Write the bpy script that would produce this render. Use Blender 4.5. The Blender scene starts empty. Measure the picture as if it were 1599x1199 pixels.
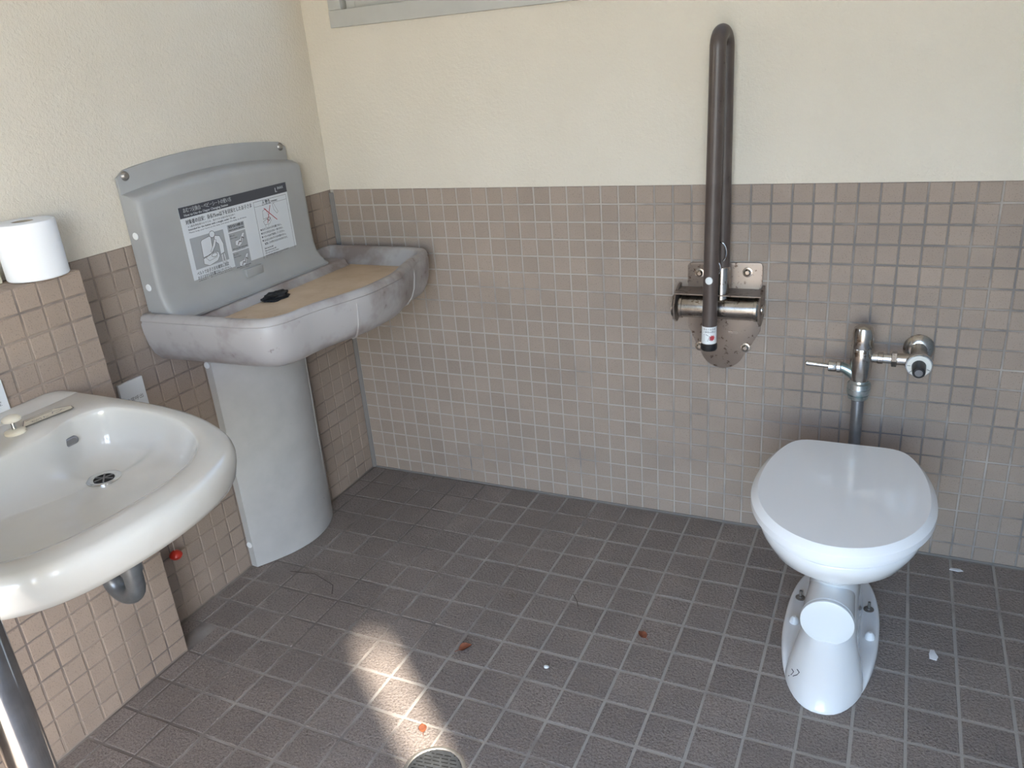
import bpy, bmesh, math, random
from mathutils import Vector, Matrix
random.seed(7)
S = bpy.context.scene
COL = S.collection
PI = math.pi

# ------------------------------------------------------------------ camera
CAM = Vector((1.6487, -2.1126, 1.3285)); FPX = 1254.7
RX = Vector((0.90460602, 0.41884548, -0.07909745))
RY = Vector((0.09019791, -0.36946197, -0.92485793))
RZ = Vector((-0.41659607, 0.82949763, -0.37199651))
cd = bpy.data.cameras.new('camera'); cam = bpy.data.objects.new('camera', cd); COL.objects.link(cam)
cd.sensor_fit = 'HORIZONTAL'; cd.sensor_width = 36.0; cd.lens = FPX / 1599 * 36.0; cd.clip_start = 0.02
M = Matrix.Identity(4)
for i in range(3):
    M[i][0] = RX[i]; M[i][1] = -RY[i]; M[i][2] = -RZ[i]; M[i][3] = CAM[i]
cam.matrix_world = M
S.camera = cam

def project(p):
    q = Vector(p) - CAM
    z = q.dot(RZ)
    if z < 0.05: return None
    return 799.5 + FPX * q.dot(RX) / z, 599.5 + FPX * q.dot(RY) / z, z

# ------------------------------------------------------------------ world, sun, exposure
S.view_settings.view_transform = 'Standard'; S.view_settings.look = 'None'
S.view_settings.gamma = 1.0; S.view_settings.use_curve_mapping = False
S.view_settings.exposure = 2.45
W = bpy.data.worlds.new('world'); S.world = W; W.use_nodes = True
wn = W.node_tree.nodes; wl = W.node_tree.links
sky = wn.new('ShaderNodeTexSky'); sky.sky_type = 'NISHITA'; sky.sun_disc = False
sky.sun_elevation = math.radians(40); sky.sun_rotation = math.radians(120); sky.dust_density = 0.9; sky.ozone_density = 1.6; sky.air_density = 1.0
bg = wn['Background']; bg.inputs['Strength'].default_value = 0.40
wl.new(sky.outputs[0], bg.inputs['Color'])

el = math.radians(40)
sd = Vector((-0.782 * math.cos(el), 0.623 * math.cos(el), -math.sin(el)))
sun = bpy.data.lights.new('sun', 'SUN'); sun.energy = 5.6; sun.angle = math.radians(2.2); sun.color = (1.0, 0.93, 0.82)
so = bpy.data.objects.new('sun', sun); COL.objects.link(so); so.location = (6, -6, 8)
so.rotation_euler = sd.to_track_quat('-Z', 'Y').to_euler()

DOOR = (1.05, 2.22, 2.08)      # doorway behind the camera: x0, x1, height
def portal(name, loc, sx, sy, direction):
    l = bpy.data.lights.new(name, 'AREA'); l.shape = 'RECTANGLE'; l.size = sx; l.size_y = sy
    l.cycles.is_portal = True
    o = bpy.data.objects.new(name, l); COL.objects.link(o); o.location = loc
    o.rotation_euler = Vector(direction).to_track_quat('-Z', 'Z').to_euler()
portal('doorway_portal', ((DOOR[0] + DOOR[1]) / 2, -2.90, DOOR[2] / 2), DOOR[1] - DOOR[0], DOOR[2], (0, 1, 0))

# ------------------------------------------------------------------ materials
MATS = {}
def mat(name, col, rough=0.6, metal=0.0, col2=None, nscale=8.0, nfac=(0.35, 0.65), bump=0.0, bscale=200.0, bdist=0.002,
        spots=None, drift=None, rnd=0.0, coat=0.0, trans=0.0, spec=0.5, detail=4.0, speck=None):
    m = bpy.data.materials.new(name); m.use_nodes = True
    nt = m.node_tree; N = nt.nodes; L = nt.links; b = N['Principled BSDF']
    b.inputs['Roughness'].default_value = rough; b.inputs['Metallic'].default_value = metal
    b.inputs['Coat Weight'].default_value = coat; b.inputs['Specular IOR Level'].default_value = spec
    b.inputs['Transmission Weight'].default_value = trans
    geo = N.new('ShaderNodeNewGeometry')
    def noise(sc, det=4.0, rough_=0.6):
        n = N.new('ShaderNodeTexNoise'); n.inputs['Scale'].default_value = sc; n.inputs['Detail'].default_value = det
        n.inputs['Roughness'].default_value = rough_; L.new(geo.outputs['Position'], n.inputs['Vector']); return n
    def ramp(src, a, c):
        r = N.new('ShaderNodeMapRange'); r.inputs['From Min'].default_value = a; r.inputs['From Max'].default_value = c
        L.new(src, r.inputs['Value']); return r.outputs[0]
    def mix(f, a, c, mode='MIX'):
        x = N.new('ShaderNodeMix'); x.data_type = 'RGBA'; x.blend_type = mode
        if isinstance(f, float): x.inputs[0].default_value = f
        else: L.new(f, x.inputs[0])
        for k, v in ((6, a), (7, c)):
            if isinstance(v, tuple): x.inputs[k].default_value = (*v, 1)
            else: L.new(v, x.inputs[k])
        return x.outputs[2]
    cur = col
    if col2:
        src = noise(nscale, detail).outputs[0]
        if drift:      # grime gathers towards one end of the surface
            sx = N.new('ShaderNodeSeparateXYZ'); L.new(geo.outputs['Position'], sx.inputs[0])
            mr0 = N.new('ShaderNodeMapRange'); mr0.inputs['From Min'].default_value = drift[0]; mr0.inputs['From Max'].default_value = drift[1]
            mr0.inputs['To Min'].default_value = drift[2]; mr0.inputs['To Max'].default_value = drift[3]
            L.new(sx.outputs[0], mr0.inputs['Value'])
            ad = N.new('ShaderNodeMath'); ad.operation = 'ADD'; L.new(src, ad.inputs[0]); L.new(mr0.outputs[0], ad.inputs[1]); src = ad.outputs[0]
        cur = mix(ramp(src, *nfac), col, col2)
    if rnd:
        oi = N.new('ShaderNodeObjectInfo')
        add = N.new('ShaderNodeMath'); add.operation = 'ADD'
        L.new(oi.outputs['Random'], add.inputs[0]); L.new(geo.outputs['Random Per Island'], add.inputs[1])
        fr = N.new('ShaderNodeMath'); fr.operation = 'FRACT'; L.new(add.outputs[0], fr.inputs[0])
        mr = N.new('ShaderNodeMapRange'); mr.inputs['To Min'].default_value = 1 - rnd; mr.inputs['To Max'].default_value = 1 + rnd * 0.6
        L.new(fr.outputs[0], mr.inputs['Value'])
        hv = N.new('ShaderNodeVectorMath'); hv.operation = 'SCALE'
        if isinstance(cur, tuple): hv.inputs[0].default_value = cur
        else: L.new(cur, hv.inputs[0])
        L.new(mr.outputs[0], hv.inputs['Scale']); cur = hv.outputs[0]
    if speck:
        sc, lo, hi, c = speck
        cur = mix(ramp(noise(sc, 3.0, 0.7).outputs[0], lo, hi), cur, c)
    if spots:
        sc, lo, hi, c = spots
        cur = mix(ramp(noise(sc, 5.0, 0.65).outputs[0], lo, hi), cur, c)
    if isinstance(cur, tuple): b.inputs['Base Color'].default_value = (*cur, 1)
    else: L.new(cur, b.inputs['Base Color'])
    if bump:
        bp = N.new('ShaderNodeBump'); bp.inputs['Strength'].default_value = bump; bp.inputs['Distance'].default_value = bdist
        L.new(noise(bscale, 4.0).outputs[0], bp.inputs['Height']); L.new(bp.outputs[0], b.inputs['Normal'])
    MATS[name] = m
    return m

mat('plaster', (0.665, 0.605, 0.51), 0.85, col2=(0.635, 0.575, 0.48), nscale=3, bump=0.7, bscale=130, bdist=0.004, spec=0.2)
mat('wall_tile', (0.345, 0.272, 0.219), 0.75, col2=(0.310, 0.245, 0.200), nscale=6, rnd=0.07, bump=0.5, bscale=260, bdist=0.0015, spec=0.3,
    speck=(330, 0.56, 0.72, (0.20, 0.152, 0.120)))
mat('pier_tile', (0.362, 0.277, 0.215), 0.75, col2=(0.322, 0.248, 0.196), nscale=6, rnd=0.06, bump=0.5, bscale=260, bdist=0.0015, spec=0.3,
    speck=(330, 0.56, 0.72, (0.21, 0.158, 0.122)))
mat('floor_tile', (0.300, 0.252, 0.220), 0.62, col2=(0.258, 0.218, 0.193), nscale=9, rnd=0.10, bump=1.0, bscale=160, bdist=0.004, spec=0.4,
    speck=(210, 0.48, 0.70, (0.125, 0.098, 0.083)), spots=(7, 0.66, 0.80, (0.135, 0.095, 0.065)))
mat('wall_grout', (0.42, 0.37, 0.325), 0.9, col2=(0.19, 0.172, 0.162), nscale=4, nfac=(0.46, 0.68), drift=(0.9, 1.5, -0.08, 0.14), spec=0.2)
mat('left_grout', (0.32, 0.255, 0.205), 0.9, col2=(0.19, 0.155, 0.135), nscale=7, nfac=(0.42, 0.62), spec=0.2)
mat('floor_grout', (0.40, 0.365, 0.325), 0.9, col2=(0.20, 0.17, 0.15), nscale=3.5, nfac=(0.46, 0.66), drift=(0.3, 1.0, 0.10, -0.10), bump=0.4, bscale=150, spec=0.2)
mat('sealant', (0.185, 0.165, 0.15), 0.8)
mat('concrete', (0.40, 0.37, 0.32), 0.9, col2=(0.33, 0.31, 0.28), nscale=3)
mat('ground', (0.46, 0.39, 0.30), 0.95, col2=(0.38, 0.32, 0.25), nscale=1.5)
mat('ceiling_paint', (0.74, 0.71, 0.64), 0.9)
mat('aluminium', (0.50, 0.49, 0.455), 0.5, 0.1, col2=(0.46, 0.45, 0.42), nscale=10)
mat('frosted_glass', (0.80, 0.83, 0.85), 0.45, trans=0.8, bump=0.3, bscale=250)
mat('porcelain', (0.80, 0.80, 0.79), 0.10, coat=0.3, bump=0.02, bscale=30)
mat('seat_plastic', (0.87, 0.875, 0.88), 0.14)
mat('cool_bounce', (0.40, 0.47, 0.55), 0.7, col2=(0.37, 0.44, 0.52), nscale=3)  # blue grey made up to bounce cool light onto the back wall
mat('ivory_porcelain', (0.60, 0.575, 0.52), 0.16, coat=0.3, col2=(0.565, 0.52, 0.45), nscale=4, nfac=(0.52, 0.72), spots=(60, 0.73, 0.78, (0.30, 0.22, 0.15)))
mat('station_grey', (0.345, 0.345, 0.335), 0.5, col2=(0.325, 0.32, 0.31), nscale=7)
mat('pedestal_grey', (0.47, 0.465, 0.45), 0.55, col2=(0.40, 0.395, 0.385), nscale=6, nfac=(0.4, 0.7), spots=(40, 0.70, 0.76, (0.2, 0.18, 0.16)))
mat('tray_grey', (0.39, 0.365, 0.35), 0.42, col2=(0.215, 0.172, 0.155), nscale=7, nfac=(0.44, 0.66), spots=(28, 0.64, 0.75, (0.17, 0.135, 0.12)))
mat('board_wood', (0.58, 0.45, 0.32), 0.7, col2=(0.50, 0.37, 0.25), nscale=14, nfac=(0.35, 0.7), spots=(22, 0.66, 0.75, (0.34, 0.24, 0.16)))
mat('white_plastic', (0.75, 0.76, 0.75), 0.4)
mat('ivory_plastic', (0.72, 0.66, 0.52), 0.35)
mat('black_rubber', (0.012, 0.012, 0.013), 0.45)
mat('black_cloth', (0.012, 0.012, 0.014), 0.8, bump=0.3, bscale=120)
mat('screw_steel', (0.30, 0.28, 0.26), 0.4, 0.8)
mat('chrome', (0.72, 0.72, 0.71), 0.12, 1.0, col2=(0.58, 0.58, 0.57), nscale=30)
mat('worn_chrome', (0.62, 0.60, 0.57), 0.22, 1.0, col2=(0.42, 0.38, 0.34), nscale=20, spots=(55, 0.58, 0.66, (0.16, 0.12, 0.09)))
mat('verdigris_chrome', (0.55, 0.57, 0.57), 0.28, 0.9, col2=(0.30, 0.38, 0.38), nscale=40, nfac=(0.42, 0.62))
mat('pipe_steel', (0.30, 0.30, 0.31), 0.35, 0.85, col2=(0.22, 0.22, 0.23), nscale=20)
mat('stained_steel', (0.27, 0.22, 0.185), 0.42, 0.7, col2=(0.24, 0.19, 0.16), nscale=12, spots=(70, 0.58, 0.66, (0.075, 0.045, 0.03)))
mat('brown_vinyl', (0.070, 0.050, 0.043), 0.42, col2=(0.090, 0.068, 0.058), nscale=18, spots=(30, 0.66, 0.72, (0.035, 0.02, 0.016)))
mat('trap_grey', (0.19, 0.20, 0.205), 0.35, 0.5, col2=(0.13, 0.135, 0.14), nscale=25)
mat('paper', (0.80, 0.80, 0.80), 0.95, bump=0.25, bscale=400, bdist=0.001, spec=0.1)
mat('cardboard', (0.35, 0.28, 0.2), 0.9)
mat('label_white', (0.60, 0.62, 0.64), 0.5)
mat('label_band', (0.055, 0.058, 0.07), 0.5)
mat('label_grey', (0.34, 0.35, 0.36), 0.5)
mat('ink', (0.03, 0.03, 0.035), 0.6)
mat('ink_red', (0.45, 0.04, 0.05), 0.6)
mat('ink_grey', (0.16, 0.15, 0.14), 0.6)
mat('red_plastic', (0.50, 0.030, 0.016), 0.3)
mat('string', (0.5, 0.45, 0.38), 0.9)
mat('grate_steel', (0.22, 0.23, 0.235), 0.4, 0.8, col2=(0.15, 0.155, 0.16), nscale=60)
mat('ring_brass', (0.50, 0.47, 0.42), 0.45, 0.6, col2=(0.36, 0.33, 0.29), nscale=40)
mat('dark_pit', (0.006, 0.006, 0.006), 0.9)
mat('leaf_orange', (0.26, 0.085, 0.035), 0.7, col2=(0.16, 0.05, 0.028), nscale=90)
mat('twig', (0.06, 0.04, 0.03), 0.9)
mat('mirror_glass', (0.75, 0.78, 0.78), 0.03, 1.0)
mat('dial_white', (0.72, 0.71, 0.66), 0.4)

# ------------------------------------------------------------------ mesh helpers
ORG = {}
def finish(name, bm, m, parent=None, origin=None, smooth=35):
    bmesh.ops.recalc_face_normals(bm, faces=bm.faces[:])
    off = ORG[parent.name] if parent is not None else (Vector(origin) if origin is not None else Vector((0, 0, 0)))
    for v in bm.verts: v.co -= off
    me = bpy.data.meshes.new(name); bm.to_mesh(me); bm.free()
    me.materials.append(MATS[m])
    if smooth:
        me.polygons.foreach_set('use_smooth', [True] * len(me.polygons))
        me.set_sharp_from_angle(angle=math.radians(smooth))
    o = bpy.data.objects.new(name, me); COL.objects.link(o)
    if parent is not None: o.parent = parent
    else: o.location = off
    ORG[o.name] = off
    return o
def thing(name, label, cat, loc, group=None):
    o = bpy.data.objects.new(name, None); COL.objects.link(o); o.location = loc; o.empty_display_size = 0.05
    o['label'] = label; o['category'] = cat
    if group: o['group'] = group
    ORG[o.name] = Vector(loc); return o
def tag(o, label, cat, group=None):
    o['label'] = label; o['category'] = cat
    if group: o['group'] = group
    return o
def struct(o, label=None):
    o['kind'] = 'structure'
    if label: o['label'] = label
    return o
B = bmesh.new
def box(bm, a, b, bev=0.0):
    t = bmesh.new()
    bmesh.ops.create_cube(t, size=1.0)
    for v in t.verts:
        v.co = Vector([(a[i] + b[i]) / 2 + v.co[i] * abs(b[i] - a[i]) for i in range(3)])
    if bev: bmesh.ops.bevel(t, geom=t.edges[:], offset=bev, segments=2, profile=0.6, affect='EDGES')
    join(bm, t); return bm
def join(bm, t):
    me = bpy.data.meshes.new('tmp'); t.to_mesh(me); t.free(); bm.from_mesh(me); bpy.data.meshes.remove(me)
def loft(bm, rings, cap0=True, cap1=True, closed=True):
    rv = [[bm.verts.new(p) for p in r] for r in rings]
    n = len(rv[0])
    for a, b in zip(rv, rv[1:]):
        for i in range(n if closed else n - 1):
            j = (i + 1) % n
            bm.faces.new((a[i], a[j], b[j], b[i]))
    if cap0: bm.faces.new(rv[0])
    if cap1: bm.faces.new(rv[-1])
    return bm
def tube(bm, pts, r, n=16, caps=True):
    pts = [Vector(p) for p in pts]; rs = r if isinstance(r, (list, tuple)) else [r] * len(pts)
    rings = []; up = None
    for i, p in enumerate(pts):
        d = (pts[min(i + 1, len(pts) - 1)] - pts[max(i - 1, 0)]).normalized()
        if up is None:
            up = Vector((0, 0, 1)) if abs(d.z) < 0.9 else Vector((1, 0, 0))
        s = d.cross(up).normalized(); up = s.cross(d).normalized()
        rings.append([p + (s * math.cos(2 * PI * k / n) + up * math.sin(2 * PI * k / n)) * rs[i] for k in range(n)])
    return loft(bm, rings, caps, caps)
def lathe(bm, base, axis, prof, n=32):
    """prof: list of (distance along axis, radius)"""
    base = Vector(base); ax = Vector(axis).normalized()
    u = ax.cross(Vector((0, 0, 1)) if abs(ax.z) < 0.9 else Vector((1, 0, 0))).normalized(); w = ax.cross(u)
    rings = [[base + ax * h + (u * math.cos(2 * PI * k / n) + w * math.sin(2 * PI * k / n)) * max(r, 1e-4) for k in range(n)] for h, r in prof]
    return loft(bm, rings)
def prism(bm, pts, off, bev=0.0):
    """extrude planar polygon pts by vector off"""
    t = bmesh.new(); off = Vector(off)
    a = [t.verts.new(Vector(p)) for p in pts]; b = [t.verts.new(Vector(p) + off) for p in pts]
    n = len(a); t.faces.new(a); t.faces.new(b[::-1])
    for i in range(n): t.faces.new((a[i], a[(i + 1) % n], b[(i + 1) % n], b[i]))
    if bev:
        es = [e for e in t.edges if (e.verts[0] in b) == (e.verts[1] in b)]
        bmesh.ops.bevel(t, geom=es, offset=bev, segments=2, profile=0.6, affect='EDGES')
    join(bm, t); return bm
def arc(c, r, a0, a1, n, f):
    return [f(c[0] + r * math.cos(a0 + (a1 - a0) * k / n), c[1] + r * math.sin(a0 + (a1 - a0) * k / n)) for k in range(n + 1)]
def catmull(pts, per=8, closed=False):
    P = [Vector(p) for p in pts]; out = []; n = len(P)
    for i in range(n if closed else n - 1):
        p0 = P[(i - 1) % n] if closed or i > 0 else P[i]; p1 = P[i]; p2 = P[(i + 1) % n]
        p3 = P[(i + 2) % n] if closed or i + 2 < n else p2
        for k in range(per):
            t = k / per
            out.append(0.5 * ((2 * p1) + (p2 - p0) * t + (2 * p0 - 5 * p1 + 4 * p2 - p3) * t * t + (3 * p1 - p0 - 3 * p2 + p3) * t ** 3))
    if not closed: out.append(P[-1])
    return out
def polar(poly, c, N):
    """sample closed 2-D polygon by rays from c"""
    out = []; n = len(poly)
    for k in range(N):
        a = 2 * PI * k / N; d = (math.cos(a), math.sin(a)); best = None
        for i in range(n):
            x1, y1 = poly[i][0] - c[0], poly[i][1] - c[1]; x2, y2 = poly[(i + 1) % n][0] - c[0], poly[(i + 1) % n][1] - c[1]
            ex, ey = x2 - x1, y2 - y1; den = d[0] * ey - d[1] * ex
            if abs(den) < 1e-12: continue
            t = (x1 * ey - y1 * ex) / den; s = (x1 * d[1] - y1 * d[0]) / den
            if t > 0 and -1e-9 <= s <= 1 + 1e-9: best = t if best is None else max(best, t)
        out.append((c[0] + d[0] * best, c[1] + d[1] * best))
    return out
def toward(ring, c, dist=None, scale=None):
    out = []
    for x, y in ring:
        dx, dy = x - c[0], y - c[1]; L_ = math.hypot(dx, dy)
        f = scale if scale is not None else max(0.0, (L_ - dist) / L_)
        out.append((c[0] + dx * f, c[1] + dy * f))
    return out
def z3(ring, z): return [Vector((x, y, z)) for x, y in ring]
_tc = {}
def text_polys(s, size, align='LEFT'):
    cu = bpy.data.curves.new('t', 'FONT'); cu.body = s; cu.size = size; cu.align_x = align; cu.resolution_u = 2
    o = bpy.data.objects.new('t', cu); COL.objects.link(o)
    dg = bpy.context.evaluated_depsgraph_get(); me = bpy.data.meshes.new_from_object(o.evaluated_get(dg))
    V = [v.co.copy() for v in me.vertices]; F = [tuple(p.vertices) for p in me.polygons]
    bpy.data.objects.remove(o); bpy.data.curves.remove(cu); bpy.data.meshes.remove(me)
    return V, F
def text(bm, s, size, f, align='LEFT', width=None, bold=0):
    V, F = text_polys(s, size, align)
    if not V: return
    if width:
        x0 = min(v.x for v in V); x1 = max(v.x for v in V); k = width / (x1 - x0)
        for v in V: v.x = (v.x - x0) * k
    for dx in ([0] if not bold else [0, bold]):
        vs = [bm.verts.new(f(v.x + dx, v.y)) for v in V]
        for p in F:
            try: bm.faces.new([vs[i] for i in p])
            except ValueError: pass
def ribbon(bm, pts, w, f, closed=False):
    P = [Vector(p) for p in pts]
    if closed: P.append(P[0])
    for a, b in zip(P, P[1:]):
        d = (b - a)
        if d.length < 1e-9: continue
        d.normalize(); n = Vector((-d.y, d.x)) * w / 2; a2 = a - d * w / 2; b2 = b + d * w / 2
        bm.faces.new([bm.verts.new(f(*q)) for q in (a2 + n, a2 - n, b2 - n, b2 + n)])
def rect(bm, x0, y0, x1, y1, f):
    bm.faces.new([bm.verts.new(f(*q)) for q in ((x0, y0), (x1, y0), (x1, y1), (x0, y1))])

# ------------------------------------------------------------------ room shell
TOP = 0.995; RIGHT = 2.32; FRONT = -2.80; CEIL = 2.5
bm = B(); box(bm, (-0.3, -3.9, -0.15), (RIGHT + 0.15, 0.2, -0.0016)); floor = struct(finish('floor', bm, 'floor_grout', smooth=0), 'brown grey square tiled floor with light grout')
WX0, WX1, WZ0, WZ1 = 0.150, 1.75, 1.500, 2.15     # opening of the back window
bm = B()
box(bm, (-0.15, 0.0022, -0.15), (RIGHT + 0.15, 0.15, WZ0)); box(bm, (-0.15, 0.0022, WZ1), (RIGHT + 0.15, 0.15, CEIL))
box(bm, (-0.15, 0.0022, WZ0), (WX0, 0.15, WZ1)); box(bm, (WX1, 0.0022, WZ0), (RIGHT + 0.15, 0.15, WZ1))
wall_back = struct(finish('wall_back', bm, 'wall_grout', smooth=0), 'back wall with small square tiles below cream plaster')
bm = B()
y1 = -0.0035
box(bm, (-0.0, y1, TOP), (RIGHT, 0.0024, WZ0)); box(bm, (0.0, y1, WZ1), (RIGHT, 0.0024, CEIL))
box(bm, (0.0, y1, WZ0), (WX0, 0.0024, WZ1)); box(bm, (WX1, y1, WZ0), (RIGHT, 0.0024, WZ1))
finish('plaster', bm, 'plaster', wall_back, smooth=0)
bm = B(); box(bm, (-0.15, -2.95, -0.15), (-0.0022, 0.15, CEIL)); wall_left = struct(finish('wall_left', bm, 'left_grout', smooth=0), 'left wall with small square tiles below cream plaster')
bm = B(); box(bm, (-0.0024, FRONT, TOP), (0.0035, -0.0035, CEIL)); finish('plaster', bm, 'plaster', wall_left, smooth=0)
# right wall: a narrow upright slit lets one blade of sun in; nothing else opens here
SY0, SY1, SZ0, SZ1 = -2.386, -2.210, 0.85, 2.07
bm = B()
box(bm, (RIGHT, SY1, -0.15), (RIGHT + 0.15, 0.15, 2.7)); box(bm, (RIGHT, FRONT - 0.15, -0.15), (RIGHT + 0.15, SY0, 2.7))
box(bm, (RIGHT, SY0, -0.15), (RIGHT + 0.15, SY1, SZ0)); box(bm, (RIGHT, SY0, SZ1), (RIGHT + 0.15, SY1, 2.7))
struct(finish('wall_right', bm, 'cool_bounce', smooth=0), 'unseen right wall, tinted blue grey for cool bounce, with a narrow slit')
bm = B()
box(bm, (-0.15, FRONT - 0.15, -0.15), (DOOR[0], FRONT, CEIL)); box(bm, (DOOR[1], FRONT - 0.15, -0.15), (RIGHT, FRONT, CEIL))
box(bm, (DOOR[0], FRONT - 0.15, DOOR[2]), (DOOR[1], FRONT, CEIL))
struct(finish('wall_front', bm, 'plaster', smooth=0), 'cream wall with the open doorway')
bm = B(); box(bm, (-0.3, -2.95, CEIL), (RIGHT + 0.3, 0.3, CEIL + 0.2)); box(bm, (-0.3, -3.78, CEIL), (3.02, -2.95, CEIL + 0.2)); struct(finish('ceiling', bm, 'ceiling_paint', smooth=0), 'pale ceiling slab with an added overhang that blocks sun at the doorway')  # second box: unseen overhang added to keep high sun out of the doorway
bm = B(); box(bm, (-30, -30, -0.4), (30, 30, -0.16)); struct(finish('ground', bm, 'ground', smooth=0), 'sandy ground outside the doorway')

# pier that carries the washbasin, with a ledge on top
PX = 0.104; PY = -1.003
bm = B(); box(bm, (0.0, FRONT, -0.01), (PX - 0.0022, PY - 0.0022, TOP - 0.0022))
wall_pier = struct(finish('wall_pier', bm, 'left_grout', smooth=0), 'low tiled pier with a ledge under the washbasin')

# ---- mosaic tiles
def tile_mesh(name, w, h, m, t=0.006, bev=0.0016):
    bm = bmesh.new()
    def ring(s, z): return [bm.verts.new((sx * (w / 2 - s), sy * (h / 2 - s), z)) for sx, sy in ((-1, -1), (1, -1), (1, 1), (-1, 1))]
    r = [ring(0, -t), ring(0, -bev * 0.7), ring(bev, 0)]
    for a, b in zip(r, r[1:]):
        for i in range(4): bm.faces.new((a[i], a[(i + 1) % 4], b[(i + 1) % 4], b[i]))
    bm.faces.new(r[2])
    me = bpy.data.meshes.new(name); bm.to_mesh(me); bm.free(); me.materials.append(MATS[m]); return me
TM = {}
def lay(parent, spec, frame, m, limit=300, jit=0.0003, gap=0.0044):
    """spec: list of (u0,u1,v0,v1) cells in the plane; frame maps (u,v,n) to world"""
    O = frame(0, 0, 0); U = (frame(1, 0, 0) - O); V = (frame(0, 1, 0) - O); Nn = (frame(0, 0, 1) - O)
    rot = Matrix((U, V, Nn)).transposed().to_4x4()
    items = []
    for (u0, u1, v0, v1) in spec:
        c = frame((u0 + u1) / 2, (v0 + v1) / 2, 0); q = project(c)
        vis = q is not None and -20 < q[0] < 1619 and -20 < q[1] < 1219
        size = 0
        if vis:
            p = [project(frame(a, b, 0)) for a, b in ((u0, v0), (u1, v0), (u1, v1), (u0, v1))]
            size = 0.5 * abs(sum(p[i][0] * p[(i + 1) % 4][1] - p[(i + 1) % 4][0] * p[i][1] for i in range(4))) if all(p) else 0
        items.append((size, c, u1 - u0, v1 - v0))
    items.sort(key=lambda t: -t[0])
    rest = bmesh.new(); nrest = 0
    for k, (size, c, w, h) in enumerate(items):
        key = (round(w, 4), round(h, 4), m)
        if key not in TM: TM[key] = tile_mesh('tile', w - gap, h - gap, m)
        loc = c + Nn * random.uniform(-jit * 2, jit) + U * random.uniform(-jit, jit) + V * random.uniform(-jit, jit)
        R_ = rot @ Matrix.Rotation(random.uniform(-0.006, 0.006), 4, 'Z')
        mw = Matrix.Translation(loc) @ R_
        if k < limit and size > 60:
            o = bpy.data.objects.new('tile', TM[key]); COL.objects.link(o); o.parent = parent
            o.matrix_local = Matrix.Translation(-ORG[parent.name]) @ mw
        else:
            t = TM[key].copy(); t.transform(mw); rest.from_mesh(t); bpy.data.meshes.remove(t); nrest += 1
    if nrest:
        o = finish('tile_field', rest, m, parent, smooth=0); o['kind'] = 'stuff'
    else: rest.free()
def cells(us, vs): return [(us[i], us[i + 1], vs[j], vs[j + 1]) for i in range(len(us) - 1) for j in range(len(vs) - 1)]
rows = [0.002] + [TOP - 0.05 * k for k in range(19, -1, -1)]
rows[-1] = TOP + 0.001
d0 = 0.006
ub = [0.0085] + [0.05 * i + d0 for i in range(1, 47)]
lay(wall_back, cells(ub, rows), lambda u, v, n: Vector((u, -n, v)), 'wall_tile')
ul = [0.0085] + [0.05 * i + 0.003 for i in range(1, 21)]
lay(wall_left, cells(ul, rows), lambda u, v, n: Vector((n, -u, v)) if True else None, 'wall_tile')
up_ = [-PY] + [-PY + 0.004 + 0.05 * i for i in range(1, 22)]
lay(wall_pier, cells(up_, rows[:-1] + [TOP - 0.001]), lambda u, v, n: Vector((PX + n, -u, v)), 'pier_tile')
lay(wall_pier, cells([0.002, 0.053, PX], rows[:-1] + [TOP - 0.001]), lambda u, v, n: Vector((u, PY + n, v)), 'pier_tile', limit=0)
lay(wall_pier, cells(up_, [0.004, 0.054, PX]), lambda u, v, n: Vector((v, -u, TOP + n)), 'pier_tile', limit=60)
fx = [0.004] + [0.056 + 0.1 * i for i in range(0, 23)]
fy = [0.004] + [0.104 + 0.1004 * i for i in range(0, 27)]
DRAIN = Vector((0.893, -1.112, 0)); DR = 0.066
def floor_ok(c):
    u0, u1, v0, v1 = c
    if u1 < PX and v0 > -PY: return False
    return True
def floor_cells():
    out = []
    for (u0, u1, v0, v1) in cells(fx, fy):
        if u1 <= PX and v0 > 1.0: continue
        if u0 < PX < u1 and v1 > 1.0: u0 = PX + 0.002
        if u1 - u0 < 0.01: continue
        # tiles cut around the drain: left to the mortar collar
        cx, cy = DRAIN.x, -DRAIN.y
        nx = min(max(cx, u0), u1); ny = min(max(cy, v0), v1)
        if math.hypot(nx - cx, ny - cy) < DR: CUT.append((u0, u1, v0, v1)); continue
        out.append((u0, u1, v0, v1))
    return out
CUT = []
lay(floor, floor_cells(), lambda u, v, n: Vector((u, -v, n)), 'floor_tile', jit=0.0004, gap=0.0062)
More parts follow.
